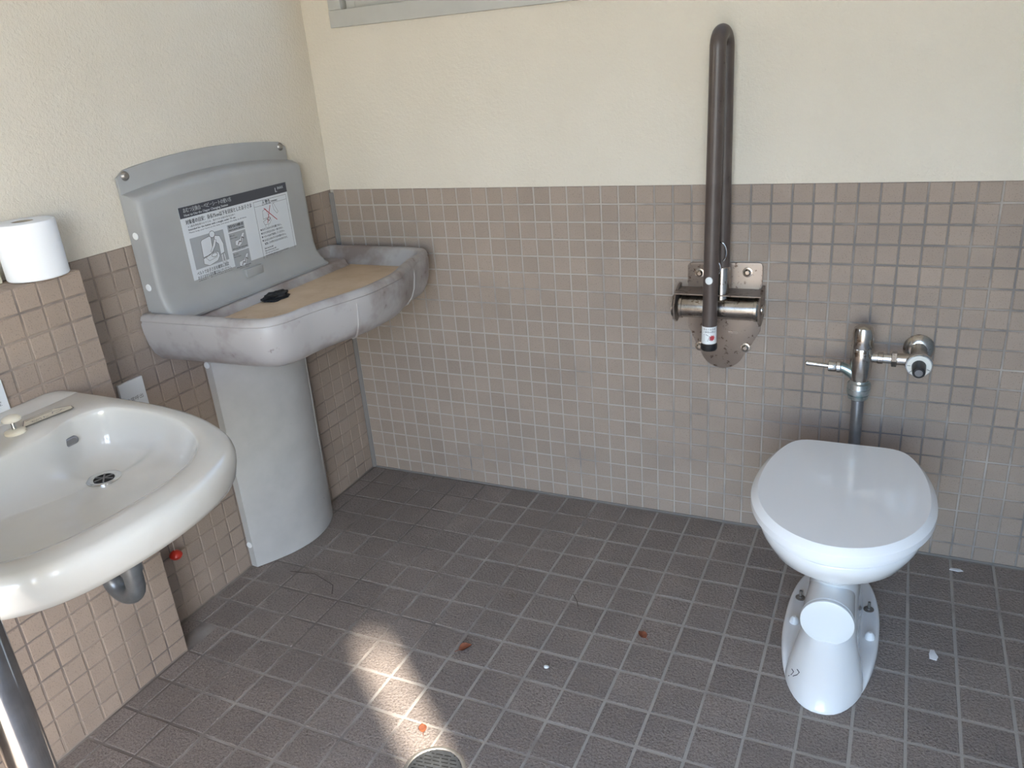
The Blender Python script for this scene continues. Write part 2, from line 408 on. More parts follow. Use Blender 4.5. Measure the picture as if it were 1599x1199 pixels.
# tiles cut round the drain
for (u0, u1, v0, v1) in CUT:
    u0 += 0.0031; u1 -= 0.0031; v0 += 0.0031; v1 -= 0.0031
    n = 14; bm = B(); c = (DRAIN.x, -DRAIN.y)
    grid = [[(u0 + (u1 - u0) * i / n, v0 + (v1 - v0) * j / n) for j in range(n + 1)] for i in range(n + 1)]
    vv = {}
    def gv(i, j):
        if (i, j) not in vv:
            x, y = grid[i][j]; dx, dy = x - c[0], y - c[1]; L_ = math.hypot(dx, dy)
            if L_ < DR: x, y = c[0] + dx / max(L_, 1e-6) * DR, c[1] + dy / max(L_, 1e-6) * DR
            x = min(max(x, u0), u1); y = min(max(y, v0), v1)
            vv[(i, j)] = bm.verts.new((x, -y, 0.0))
        return vv[(i, j)]
    for i in range(n):
        for j in range(n):
            q = [grid[i][j], grid[i + 1][j], grid[i + 1][j + 1], grid[i][j + 1]]
            if all(math.hypot(x - c[0], y - c[1]) < DR for x, y in q): continue
            bm.faces.new([gv(i, j), gv(i + 1, j), gv(i + 1, j + 1), gv(i, j + 1)])
    bmesh.ops.remove_doubles(bm, verts=bm.verts[:], dist=1e-5)
    g = bmesh.ops.extrude_face_region(bm, geom=bm.faces[:])
    for v in [e for e in g['geom'] if isinstance(e, bmesh.types.BMVert)]: v.co.z -= 0.004
    finish('tile', bm, 'floor_tile', floor, smooth=0)

# sealant in the corner, mortar line at the wall foot
bm = B(); prism(bm, [(0.0, 0.003, 0.0), (0.0085, 0.003, 0.0), (0.0085, -0.0002, 0), (0.0002, -0.0085, 0), (-0.003, -0.0085, 0), (-0.003, 0.003, 0)], (0, 0, 0.985))
struct(finish('trim_1', bm, 'sealant', smooth=0), 'grey sealant bead up the corner between the two tiled walls')
bm = B(); prism(bm, [(0.01, 0.002, 0.0), (0.01, -0.004, 0.0), (0.01, 0.0, 0.004), (0.01, 0.002, 0.004)], (2.29, 0, 0))
struct(finish('trim_2', bm, 'sealant', smooth=0), 'thin mortar line along the foot of the back wall')

# ------------------------------------------------------------------ window in the back wall
win = bpy.data.objects.new('window_1', None); COL.objects.link(win); win['kind'] = 'structure'; win.location = (0.93, 0, 1.457); ORG['window_1'] = Vector((0.93, 0, 1.457))
win['label'] = 'grey aluminium framed sliding window high in the back wall'
bm = B(); box(bm, (0.107, -0.016, 1.457), (1.80, 0.08, 1.503), 0.002); finish('frame_sill', bm, 'aluminium', win)
bm = B(); box(bm, (0.107, -0.014, 1.5035), (0.150, 0.08, 2.19), 0.002); finish('frame_jamb', bm, 'aluminium', win)
bm = B(); box(bm, (1.757, -0.014, 1.5035), (1.80, 0.08, 2.19), 0.002); finish('frame_jamb', bm, 'aluminium', win)
bm = B(); box(bm, (0.107, -0.016, 2.1905), (1.80, 0.08, 2.23), 0.002); finish('frame_head', bm, 'aluminium', win)
for (a, b_, yy) in ((0.152, 0.97, 0.012), (0.94, 1.755, 0.042)):
    bm = B()
    box(bm, (a, yy, 1.504), (a + 0.03, yy + 0.026, 2.188), 0.002); box(bm, (b_ - 0.03, yy, 1.504), (b_, yy + 0.026, 2.188), 0.002)
    box(bm, (a + 0.03, yy, 1.504), (b_ - 0.03, yy + 0.026, 1.53), 0.002); box(bm, (a + 0.03, yy, 2.15), (b_ - 0.03, yy + 0.026, 2.188), 0.002)
    sash = finish('sash', bm, 'aluminium', win)
    bm = B(); box(bm, (a + 0.03, yy + 0.01, 1.53), (b_ - 0.03, yy + 0.015, 2.15)); finish('pane', bm, 'frosted_glass', sash, smooth=0)

# ------------------------------------------------------------------ toilet
TX = 1.590
toilet = thing('toilet', 'white porcelain toilet with closed lid standing on the tiled floor', 'toilet', (TX, -0.42, 0))
def seat_outline(N, sc=1.0, dy=0.0):
    pts = []
    yc = -0.44
    for k in range(81):
        t = -1 + 2 * k / 80
        # right side from front to back
        if t < 0: y = yc - 0.243 * math.sin(-t * PI / 2); w = 0.189 * math.cos(-t * PI / 2)
        else: y = yc + 0.250 * math.sin(t * PI / 2); w = 0.189 - 0.062 * (math.sin(t * PI / 2)) ** 2.2
        pts.append((w, y))
    poly = [(TX + w, y) for w, y in pts] + [(TX - w, y) for w, y in reversed(pts)]
    # round the back corners
    for _ in range(2):
        q = []
        for i in range(len(poly)):
            a, b_, c = poly[i - 1], poly[i], poly[(i + 1) % len(poly)]
            q.append(((a[0] + 2 * b_[0] + c[0]) / 4, (a[1] + 2 * b_[1] + c[1]) / 4) if b_[1] > -0.2 and abs(b_[0] - TX) > 0.10 and False else b_)
        poly = q
    r = polar(poly, (TX, yc), N)
    return r
SC = (TX, -0.44); N_ = 112
so_ = seat_outline(N_)
def smooth_ring(r, it):
    for _ in range(it):
        r = [((r[i - 1][0] + 2 * r[i][0] + r[(i + 1) % len(r)][0]) / 4, (r[i - 1][1] + 2 * r[i][1] + r[(i + 1) % len(r)][1]) / 4) for i in range(len(r))]
    return r
so_ = smooth_ring(so_, 6)
bm = B()
loft(bm, [z3(toward(so_, SC, 0.003), 0.3725), z3(so_, 0.3745), z3(so_, 0.390), z3(toward(so_, SC, 0.0015), 0.3925), z3(toward(so_, SC, 0.0140), 0.4030), z3(toward(so_, SC, 0.06), 0.4040), z3(toward(so_, SC, 0.12), 0.4045)])
lid = finish('lid', bm, 'seat_plastic', toilet, smooth=22)
bm = B()
loft(bm, [z3(toward(so_, SC, 0.018), 0.354), z3(toward(so_, SC, 0.013), 0.357), z3(toward(so_, SC, 0.012), 0.369), z3(toward(so_, SC, 0.016), 0.3735)])
finish('seat', bm, 'seat_plastic', toilet)
def ell(cy, hw, yf, yb, N=N_, p=2.0):
    out = []
    for k in range(N):
        a = 2 * PI * k / N; c, s = math.cos(a), math.sin(a)
        x = hw * math.copysign(abs(c) ** (2 / p), c); y = math.copysign(abs(s) ** (2 / p), s)
        y = cy + (y * (yb - cy) if y > 0 else y * (cy - yf))
        out.append((TX + x, y))
    return out
bm = B()
def blend(a, b, t): return [(p[0] * (1 - t) + q[0] * t, p[1] * (1 - t) + q[1] * t) for p, q in zip(a, b)]
neck = ell(-0.42, 0.052, -0.500, -0.30)
rim = toward(so_, SC, 0.012)
rings = [z3(toward(rim, SC, 0.006), 0.353), z3(toward(rim, SC, 0.004), 0.350), z3(toward(rim, SC, 0.009), 0.330), z3(toward(rim, SC, 0.024), 0.303), z3(toward(rim, SC, 0.028), 0.300)]
for t, z in ((0.06, 0.2985), (0.14, 0.290), (0.32, 0.270), (0.52, 0.248), (0.70, 0.229), (0.85, 0.213), (0.95, 0.200), (1.0, 0.185)):
    rings.append(z3(blend(toward(rim, SC, 0.028), neck, t), z))
rings += [z3(ell(-0.42, 0.053, -0.500, -0.29), 0.16), z3(ell(-0.42, 0.055, -0.512, -0.28), 0.13)]
def foot_half(y):
    if y < -0.40: v = (-0.40 - y) / 0.290
    else: v = (y + 0.40) / 0.250
    w = 0.106 * max(0.0, 1 - v ** 2.35) ** (1 / 2.35)
    return w * (1 - 0.12 * max(0, (-0.45 - y) / 0.24) ** 1.5)
def sstep(a, b, v): v = min(1, max(0, (v - a) / (b - a))); return v * v * (3 - 2 * v)
def apron(z, yf, k):
    poly = []
    for i in range(61):
        y0 = -0.689 + 0.439 * (1 - math.cos(PI * i / 60)) / 2
        w0 = foot_half(y0) + 0.0015 * sstep(-0.50, -0.60, y0)
        w = w0 * sstep(-0.50, -0.61, y0) + (0.066 if y0 < -0.30 else 0.066 * max(0.02, 1 - ((y0 + 0.30) / 0.05) ** 2) ** 0.5) * (1 - sstep(-0.50, -0.61, y0))
        w = min(w, w0)
        wt = 0.056 * max(0.0, 1 - ((y0 + 0.44) / 0.25) ** 4) ** 0.5 if abs(y0 + 0.44) < 0.25 else 0.0005
        poly.append((w * (1 - k) + wt * k, -0.25 + (y0 + 0.25) * (yf + 0.25) / (-0.689 + 0.25)))
    pg = [(TX + w, y) for w, y in poly] + [(TX - w, y) for w, y in reversed(poly)]
    return z3(smooth_ring(polar(pg, (TX, -0.42), N_), 1), z)
rings += [apron(0.100, -0.556, 1.0), apron(0.082, -0.590, 0.90), apron(0.060, -0.628, 0.62), apron(0.040, -0.658, 0.34), apron(0.022, -0.678, 0.12), apron(0.010, -0.686, 0.02), apron(0.0, -0.689, 0.0)]
loft(bm, rings)
bowl = finish('bowl', bm, 'porcelain', toilet, smooth=50)
bm = B()
fo = ell(-0.40, 0.106, -0.688, -0.150, p=2.35)
fo = [(TX + (x - TX) * (1 - 0.12 * max(0, (-0.45 - y) / 0.24) ** 1.5), y) for x, y in fo]
fc = (TX, -0.42)
def zf(ring, z): return [Vector((x, y, z * (1 - 0.85 * sstep(-0.52, -0.60, y)))) for x, y in ring]
loft(bm, [z3(fo, 0.0), zf(fo, 0.012), zf(toward(fo, fc, 0.003), 0.017), zf(toward(fo, fc, 0.009), 0.019), zf(toward(fo, fc, 0.018), 0.018), zf(toward(fo, fc, 0.06), 0.0165)])
finish('foot_flange', bm, 'porcelain', toilet, smooth=50)
bm = B()
lathe(bm, (1.587, -0.445, 0.142), (0, -1, 0), [(0, 0.050), (0.10, 0.055), (0.108, 0.0555), (0.112, 0.053)], 40); finish('outlet_stub', bm, 'porcelain', toilet)
bm = B()
lathe(bm, (1.587, -0.5575, 0.142), (0, -1, 0), [(0, 0.055), (0.005, 0.0565), (0.009, 0.0555), (0.0105, 0.052), (0.011, 0.03)], 40)
c_ = finish('round_cap', bm, 'white_plastic', toilet); c_['label'] = 'flat white round plastic cap on the front outlet'
for x, y in ((1.511, -0.325), (1.669, -0.320)):
    bm = B(); lathe(bm, (x, y, 0.0175), (0, 0, 1), [(0, 0.012), (0.002, 0.012), (0.003, 0.0065), (0.007, 0.0065), (0.0075, 0.0035), (0.022, 0.0032)], 16); finish('bolt', bm, 'screw_steel', toilet)
for x, y in ((1.508, -0.425), (1.676, -0.428)):
    bm = B(); lathe(bm, (x, y, 0.0175), (0, 0, 1), [(0, 0.0115), (0.006, 0.0115), (0.013, 0.009), (0.017, 0.004)], 18); finish('bolt_cap', bm, 'white_plastic', toilet)
bm = B(); box(bm, (1.50, -0.196, 0.356), (1.53, -0.172, 0.385), 0.004); finish('hinge', bm, 'white_plastic', toilet)
bm = B(); box(bm, (1.65, -0.196, 0.356), (1.68, -0.172, 0.385), 0.004); finish('hinge', bm, 'white_plastic', toilet)

# scrawled mark on the left side of the foot
bpy.context.view_layer.update()
inv = bowl.matrix_world.inverted()
hit = bowl.ray_cast(inv @ CAM, (RX * ((1238 - 799.5) / FPX) + RY * ((1050 - 599.5) / FPX) + RZ).normalized())
if hit[0]:
    n0 = hit[2].normalized(); tv = (Vector((0, 0, 1)) - n0 * n0.z).normalized(); tu = tv.cross(n0); h0 = hit[1]
    def onfoot(u, v):
        ok, loc, nn, _ = bowl.closest_point_on_mesh(h0 + tu * u + tv * v)
        return bowl.matrix_world @ (loc + nn * 0.0005)
    bm = B()
    for du, dv in ((0.0, -0.006), (0.013, 0.006)):
        ribbon(bm, [(-0.009 + du, 0.008 + dv), (0.001 + du, 0.009 + dv)], 0.0019, onfoot); ribbon(bm, [(0.001 + du, 0.009 + dv), (0.001 + du, 0.001 + dv), (-0.005 + du, -0.009 + dv)], 0.0019, onfoot)
    mk_ = finish('scrawled_mark', bm, 'ink', toilet, smooth=0); mk_['label'] = 'small dark handwritten mark'

# ------------------------------------------------------------------ flush valve
VX, VY = 1.597, -0.095
fv = thing('flush_valve', 'chrome flush valve with lever and stop knob on the wall behind the toilet', 'flush valve', (1.725, 0, 0.588))
bm = B(); lathe(bm, (VX, VY, 0.527), (0, 0, 1), [(0, 0.020), (0.012, 0.0235), (0.05, 0.026), (0.085, 0.0265), (0.088, 0.0255), (0.091, 0.0265), (0.125, 0.0245), (0.138, 0.021), (0.144, 0.013), (0.146, 0.004)], 28)
finish('valve_body', bm, 'worn_chrome', fv)
bm = B(); lathe(bm, (VX, VY, 0.477), (0, 0, 1), [(0, 0.017), (0.004, 0.023), (0.012, 0.024), (0.014, 0.021), (0.017, 0.0265), (0.030, 0.0275), (0.031, 0.026), (0.033, 0.0275), (0.044, 0.0265), (0.047, 0.022), (0.052, 0.021)], 28)
finish('vacuum_breaker', bm, 'verdigris_chrome', fv)
bm = B(); tube(bm, [(VX, VY, 0.479), (VX + 0.001, VY, 0.40), (VX + 0.001, VY, 0.365), (VX, VY - 0.012, 0.335), (VX, VY - 0.04, 0.318), (VX, VY - 0.10, 0.312)], 0.0145, 18); finish('flush_pipe', bm, 'pipe_steel', fv)
bm = B(); tube(bm, [(VX - 0.012, VY, 0.545), (VX - 0.038, VY, 0.558), (VX - 0.046, VY, 0.560)], [0.017, 0.0125, 0.0125], 20); finish('lever_neck', bm, 'verdigris_chrome', fv)
bm = B(); lathe(bm, (VX - 0.044, VY, 0.560), (-1, 0, 0), [(0, 0.0125), (0.002, 0.016), (0.010, 0.016), (0.012, 0.0135), (0.014, 0.0145), (0.029, 0.0145), (0.031, 0.012)], 20); finish('lever_nut', bm, 'chrome', fv)
bm = B(); tube(bm, [(VX - 0.073, VY, 0.560), (VX - 0.105, VY, 0.562), (VX - 0.126, VY, 0.5635), (VX - 0.128, VY, 0.5636)], [0.0055, 0.0062, 0.0068, 0.005], 16); finish('lever', bm, 'chrome', fv)
bm = B(); tube(bm, [(VX + 0.02, VY, 0.590), (VX + 0.085, VY, 0.590)], 0.0125, 20); finish('supply_arm', bm, 'chrome', fv)
bm = B(); lathe(bm, (VX + 0.036, VY, 0.590), (1, 0, 0), [(0, 0.013), (0.001, 0.0145), (0.012, 0.0145), (0.013, 0.013)], 20); lathe(bm, (VX + 0.066, VY, 0.590), (1, 0, 0), [(0, 0.0135), (0.002, 0.0195), (0.012, 0.0195), (0.014, 0.0135)], 6); finish('union_nut', bm, 'worn_chrome', fv)
SX = 1.7235
bm = B(); tube(bm, [(SX, -0.001, 0.588), (SX, -0.06, 0.588), (SX, -0.118, 0.590)], [0.0185, 0.0185, 0.025], 24); tube(bm, [(SX - 0.05, VY, 0.590), (SX - 0.01, VY, 0.590)], 0.0145, 18); finish('stop_valve', bm, 'worn_chrome', fv)
bm = B(); lathe(bm, (SX, 0.0, 0.588), (0, -1, 0), [(0, 0.036), (0.004, 0.036), (0.010, 0.031), (0.014, 0.024), (0.016, 0.019)], 32); finish('wall_flange', bm, 'worn_chrome', fv)
bm = B(); lathe(bm, (SX, -0.117, 0.590), (0, -1, -0.12), [(0, 0.0275), (0.002, 0.030), (0.010, 0.030), (0.012, 0.0285)], 32); finish('dial_bezel', bm, 'chrome', fv)
bm = B(); lathe(bm, (SX, -0.1285, 0.5886), (0, -1, -0.12), [(0, 0.0265), (0.001, 0.0262)], 32); dial = finish('dial', bm, 'dial_white', fv); dial['label'] = 'white dial ring with small markings'
bm = B()
for k in range(9):
    a = math.radians(20 + 40 * k); r0, r1 = 0.019, 0.0245
    f = lambda u, v: Vector((SX + u, -0.1302 - 0.12 * 0 , 0.5886 + v))
    if k in (1, 2, 3): continue
    ribbon(bm, [(r0 * math.cos(a), r0 * math.sin(a)), (r1 * math.cos(a), r1 * math.sin(a))], 0.0012, lambda u, v: Vector((SX + u, -0.1301 + 0.12 * v, 0.5884 + v)))
text(bm, 'L E', 0.0065, lambda u, v: Vector((SX + u, -0.1301 + 0.12 * (v + 0.0185), 0.5884 + v + 0.0185)), 'CENTER')
finish('lettering', bm, 'ink', dial, smooth=0)
bm = B(); lathe(bm, (SX, -0.129, 0.5885), (0, -1, -0.12), [(0, 0.0155), (0.018, 0.0150), (0.034, 0.0140), (0.036, 0.012)], 20); knob = finish('knob', bm, 'black_rubber', fv)
bm = B(); lathe(bm, (SX, -0.1645, 0.5843), (0, -1, -0.12), [(0, 0.0085), (0.0012, 0.0085), (0.0014, 0.004)], 20); finish('knob_screw', bm, 'pipe_steel', knob)

# ------------------------------------------------------------------ folding grab bar on the back wall
gb = thing('folding_grab_bar', 'brown fold-up grab bar raised upright on a stained steel wall plate', 'grab bar', (1.245, 0, 0.66))
bm = B()
pl = []
def P2(x, z): return (x, 0.0, z)
pl += arc((1.160, 0.779), 0.012, PI, PI / 2, 5, P2); pl += arc((1.331, 0.783), 0.012, PI / 2, 0, 5, P2)
pl += [P2(1.343, 0.655), P2(1.342, 0.610), P2(1.322, 0.572)]
pl += arc((1.243, 0.556), 0.060, math.radians(-22), math.radians(-158), 12, P2)
pl += [P2(1.168, 0.572), P2(1.150, 0.612), P2(1.148, 0.655)]
prism(bm, [(x, -0.0025, z) for x, y, z in pl], (0, -0.004, 0), 0.001); finish('wall_plate', bm, 'stained_steel', gb)
for (x, z) in ((1.180, 0.763), (1.305, 0.769), (1.305, 0.560), (1.182, 0.556)):
    bm = B(); lathe(bm, (x, -0.0062, z), (0, -1, 0), [(0, 0.0135), (0.002, 0.0130), (0.0025, 0.009), (0.005, 0.0085), (0.008, 0.005)], 18); finish('bolt', bm, 'worn_chrome', gb)
for s, x in ((-1, 1.132), (1, 1.345)):
    bm = B(); prism(bm, [(x, -0.006, 0.735), (x, -0.030, 0.735), (x, -0.075, 0.715), (x, -0.092, 0.690), (x, -0.082, 0.655), (x, -0.055, 0.640), (x, -0.006, 0.655)], (0.006 * s, 0, 0), 0.001)
    finish('bracket_cheek', bm, 'stained_steel', gb)
bm = B(); box(bm, (1.128, -0.078, 0.722), (1.350, -0.0062, 0.7245)); finish('bracket_top', bm, 'stained_steel', gb, smooth=0)
bm = B(); lathe(bm, (1.139, -0.062, 0.686), (1, 0, 0), [(0, 0.028), (0.004, 0.0315), (0.010, 0.0315), (0.011, 0.029), (0.195, 0.029), (0.196, 0.0315), (0.203, 0.0315), (0.207, 0.028)], 32); finish('pivot_barrel', bm, 'worn_chrome', gb)
for s, x in ((-1, 1.1255), (1, 1.3515)):
    bm = B(); lathe(bm, (x, -0.062, 0.686), (s, 0, 0), [(0, 0.030 if s < 0 else 0.013), (0.003, 0.030 if s < 0 else 0.013), (0.006, 0.010)], 24); finish('pivot_cap', bm, 'worn_chrome', gb)
# the U-shaped bar
near = Vector((1.230, -0.117, 0.606)); ntop = Vector((1.241, -0.112, 1.318)); btop = Vector((1.247, -0.046, 1.318)); bbot = Vector((1.2475, -0.050, 0.79))
ctr = (ntop + btop) / 2; rr = (btop - ntop).length / 2; hd = (ntop - btop).normalized()
pts = [near + (ntop - near) * k / 12 for k in range(12)] + [ctr + hd * rr * math.cos(a) + Vector((0, 0, 1)) * rr * math.sin(a) for a in [PI * k / 16 for k in range(17)]] + [btop + (bbot - btop) * k / 10 for k in range(1, 11)]
bm = B(); tube(bm, pts, 0.0188, 24); finish('bar', bm, 'brown_vinyl', gb)
bm = B(); lathe(bm, bbot + Vector((0, 0, 0.004)), (0.0, -0.08, -1), [(0, 0.0185), (0.002, 0.0205), (0.060, 0.0205), (0.100, 0.0205)], 24); finish('sleeve', bm, 'worn_chrome', gb)
bm = B(); tube(bm, arc((0, 0), 0.026, math.radians(-60), math.radians(95), 12, lambda a, b: (1.246 + a * 0.6, -0.072, 0.836 + b)), 0.0022, 8); tube(bm, arc((0, 0), 0.020, math.radians(-40), math.radians(80), 10, lambda a, b: (1.238 + a * 0.7, -0.096, 0.800 + b)), 0.0022, 8); finish('release_catch', bm, 'chrome', gb)
bm = B(); lathe(bm, (1.2325, -0.1345, 0.778), (-0.15, -1, 0.1), [(0, 0.0095), (0.003, 0.0095), (0.0045, 0.007)], 20); finish('stud', bm, 'white_plastic', gb)
bm = B(); lathe(bm, near + Vector((0, 0, 0.001)), (0, 0, -1), [(0, 0.0192), (0.003, 0.0215), (0.014, 0.0215), (0.018, 0.019), (0.019, 0.012)], 24); finish('end_cap', bm, 'black_rubber', gb)
def stk(u, v, r=0.0192):   # wraps round the lower end of the near tube; u = arc length from the front, v = height
    a = u / r - 1.35
    ax = near + (ntop - near) * ((v - near.z) / (ntop.z - near.z))
    return Vector((ax.x + r * math.cos(a), ax.y + r * math.sin(a), v))
bm = B()
for k in range(20): 
    u0 = -0.030 + 0.060 * k / 20; u1 = u0 + 0.003
    bm.faces.new([bm.verts.new(stk(*q)) for q in ((u0, 0.609), (u1, 0.609), (u1, 0.655), (u0, 0.655))])
bmesh.ops.remove_doubles(bm, verts=bm.verts[:], dist=1e-5)
ws = finish('warning_sticker', bm, 'white_plastic', gb); ws['label'] = 'small white sticker with a hand and a red burst'
sf = lambda u, v: stk(u, v, 0.0195)
bm = B(); text(bm, '手はさみ注意', 0.0055, lambda u, v: sf(u - 0.0165, v + 0.647), width=0.033); text(bm, 'ご使用の際は', 0.0055, lambda u, v: sf(u - 0.0165, v + 0.640), width=0.033)
for k in range(4): ribbon(bm, [(-0.014, 0.619 + 0.0036 * k), (-0.004 + 0.001 * k, 0.6185 + 0.0036 * k), (0.003, 0.6195 + 0.003 * k)], 0.0011, sf)
ribbon(bm, [(-0.015, 0.634), (-0.008, 0.635), (-0.003, 0.632)], 0.0011, sf)
finish('lettering', bm, 'ink', ws, smooth=0)
bm = B(); cen = (0.0075, 0.6255); st = [(cen[0] + (0.0095 if k % 2 == 0 else 0.0055) * math.cos(2 * PI * k / 20), cen[1] + (0.0095 if k % 2 == 0 else 0.0055) * math.sin(2 * PI * k / 20)) for k in range(20)]
cv = bm.verts.new(stk(cen[0], cen[1], 0.0197)); sv = [bm.verts.new(stk(a, b, 0.0197)) for a, b in st]
for k in range(20): bm.faces.new((cv, sv[k], sv[(k + 1) % 20]))
finish('red_burst', bm, 'ink_red', ws, smooth=0)
bm = B(); text(bm, 'TOTO', 0.009, lambda u, v: Vector((1.258 + u, -0.0068, 0.598 + v))); finish('maker_mark', bm, 'worn_chrome', gb, smooth=0)

# ------------------------------------------------------------------ baby changing station on the left wall
cs = thing('changing_station', 'grey plastic baby changing station with wooden-faced tray on a pedestal in the corner', 'changing table', (0.0, -0.47, 0))
Y0, Y1 = -0.785, -0.190
def arch(y, h=0.022): t = (y - (Y0 + Y1) / 2) / ((Y1 - Y0) / 2); return h * (1 - t * t)
bm = B()
top = []
for k in range(25):
    y = Y0 + (Y1 - Y0) * k / 24; e = min(k, 24 - k)
    top.append((0.004, y, 1.162 + arch(y) - (0.010 if e == 0 else 0.0)))
poly = [(0.004, Y0, 0.82)] + [(0.004, Y0, 1.15)] + top[1:-1] + [(0.004, Y1, 1.15), (0.004, Y1, 0.82)]
prism(bm, poly, (0.009, 0, 0), 0.003); finish('back_plate', bm, 'station_grey', cs)
bm = B(); rings = []
for k in range(41):
    t = k / 40
    if k <= 6: y = Y0 + [0, 0.0008, 0.003, 0.006, 0.010, 0.015, 0.022][k]
    elif k >= 34: y = Y1 - [0, 0.0008, 0.003, 0.006, 0.010, 0.015, 0.022][40 - k]
    else: y = Y0 + 0.022 + (Y1 - Y0 - 0.044) * (k - 6) / 28
    e = min(k, 40 - k); r = [0.012, 0.0075, 0.004, 0.002, 0.0007, 0, 0][min(e, 6)]
    a = arch(y)
    prof = [(0.012, 1.112 + a), (0.030, 1.109 + a), (0.046 - r * 0.5, 1.105 + a * 1.0 - r * 0.3), (0.054 - r, 1.101 + a * 0.95 - r), (0.059 - r, 1.094 + a * 0.9 - r), (0.060 - r, 1.085 + a * 0.8 - r),
            (0.061 - r, 1.0), (0.061 - r, 0.90), (0.0625 - r, 0.87), (0.068 - r, 0.848), (0.079 - r, 0.829), (0.094 - r, 0.816), (0.104 - r, 0.811), (0.104 - r, 0.806), (0.012, 0.806)]
    rings.append([Vector((x, y, z)) for x, z in prof])
loft(bm, rings); cover = finish('cover', bm, 'station_grey', cs, smooth=40)
for y, z in ((-0.762, 1.152), (-0.214, 1.152)):
    bm = B(); lathe(bm, (0.0125, y, z), (1, 0, 0), [(0, 0.0115), (0.003, 0.010), (0.006, 0.006)], 18); finish('screw', bm, 'screw_steel', cs)
for z in (1.016, 0.891):
    bm = B(); lathe(bm, (0.026, Y0 + 0.001, z), (0, -1, 0), [(0, 0.009), (0.002, 0.0085), (0.0035, 0.005)], 16); finish('screw_cap', bm, 'white_plastic', cs)
    bm = B(); lathe(bm, (0.026, Y1 - 0.001, z), (0, 1, 0), [(0, 0.009), (0.002, 0.0085), (0.0035, 0.005)], 16); finish('screw_cap', bm, 'white_plastic', cs)
bm = B()
fl = lambda u, v: Vector((0.0655, u, v))
box(bm, (0.0655, -0.506, 0.842), (0.0755, -0.443, 0.866), 0.002); finish('latch', bm, 'station_grey', cs)

# tray
TC = (0.20, -0.43)
half = [(0.465, -0.43), (0.462, -0.36), (0.447, -0.30), (0.425, -0.235), (0.410, -0.18), (0.404, -0.13), (0.392, -0.092), (0.366, -0.064), (0.310, -0.052), (0.20, -0.048), (0.10, -0.046), (0.003, -0.045)]
def mir(p): return (p[0], -0.86 - p[1])
left_ = [mir(p) for p in half[:0:-1]]
poly = [tuple(v) for v in catmull([(x, y, 0) for x, y in (left_ + half)], 6)]
poly = [(p[0], p[1]) for p in poly]
to = polar(poly, TC, 160)
bm = B()
T = lambda d, z: [Vector((max(x, 0.003), y, z)) for (x, y) in toward(to, TC, d)]
rings = [T(0.11, 0.702), T(0.075, 0.699), T(0.052, 0.701), T(0.030, 0.710), T(0.015, 0.728), T(0.006, 0.752), T(0.001, 0.785), T(0.0, 0.806), T(0.003, 0.811), T(0.0035, 0.8125), T(0.0005, 0.815), T(0.003, 0.823), T(0.009, 0.829), T(0.016, 0.831), T(0.026, 0.829), T(0.032, 0.822), T(0.044, 0.800), T(0.060, 0.784), T(0.072, 0.777), T(0.12, 0.775)]
loft(bm, rings); tray = finish('tray', bm, 'tray_grey', cs, smooth=45)
bm = B(); bo = toward(to, TC, 0.066); loft(bm, [z3(bo, 0.7765), z3(bo, 0.782), z3(toward(bo, TC, 0.004), 0.784)]); finish('board', bm, 'board_wood', cs)
bm = B(); rg = []
for y in [-0.745 + 0.02 * k for k in range(32)]:
    rg.append([Vector((0.03, y, 0.779)), Vector((0.03, y, 0.804)), Vector((0.106, y, 0.804)), Vector((0.112, y, 0.800)), Vector((0.117, y, 0.790)), Vector((0.124, y, 0.7848)), Vector((0.124, y, 0.779))])
loft(bm, rg); finish('tray_back_ledge', bm, 'tray_grey', cs)
# skirt ribs
def skirt_rib(a_deg):
    k = int(round(a_deg / 360 * 160)) % 160
    pts = [T(d, z)[k] for d, z in ((0.060, 0.700), (0.050, 0.701), (0.030, 0.7095), (0.015, 0.7275), (0.0058, 0.752), (0.0008, 0.785), (0.0, 0.803))]
    bm = B(); tube(bm, pts, [0.001, 0.0028, 0.0034, 0.0034, 0.003, 0.0024, 0.001], 8); finish('skirt_seam', bm, 'tray_grey', cs)
skirt_rib(-24); skirt_rib(42)
# pedestal
ped = [(0.002, -0.652), (0.024, -0.654), (0.052, -0.610), (0.078, -0.560), (0.094, -0.510), (0.100, -0.465), (0.096, -0.420), (0.083, -0.375), (0.060, -0.332), (0.030, -0.300), (0.002, -0.290)]
pp = [ped[0], ped[1]] + [(v.x, v.y) for v in catmull([(x, y, 0) for x, y in ped[1:]], 5)][1:]
bm = B()
def pr_(s, z): return [Vector((x * s, -0.47 + (y + 0.47) * (0.97 + 0.03 * s), z)) for x, y in pp]
loft(bm, [pr_(0.985, 0.001), pr_(1.0, 0.006), pr_(1.04, 0.3), pr_(1.12, 0.55), pr_(1.2, 0.702)]); finish('pedestal', bm, 'pedestal_grey', cs, smooth=40)
for z in (0.075, 0.640):
    bm = B(); lathe(bm, (0.012, -0.6525 if z < .3 else -0.653, z), (0.05, -1, 0), [(0, 0.0095), (0.003, 0.009), (0.005, 0.005)], 16); finish('screw_cap', bm, 'white_plastic', cs)
bm = B(); sp = pp[34] if len(pp) > 34 else pp[-8]
tube(bm, [(sp[0] * 1.0 + 0.0003, sp[1], 0.10), (sp[0] * 1.04, sp[1], 0.3), (sp[0] * 1.11, sp[1], 0.52), (sp[0] * 1.15, sp[1], 0.62)], [0.0008, 0.0018, 0.0018, 0.0008], 8); finish('pedestal_rib', bm, 'pedestal_grey', cs)

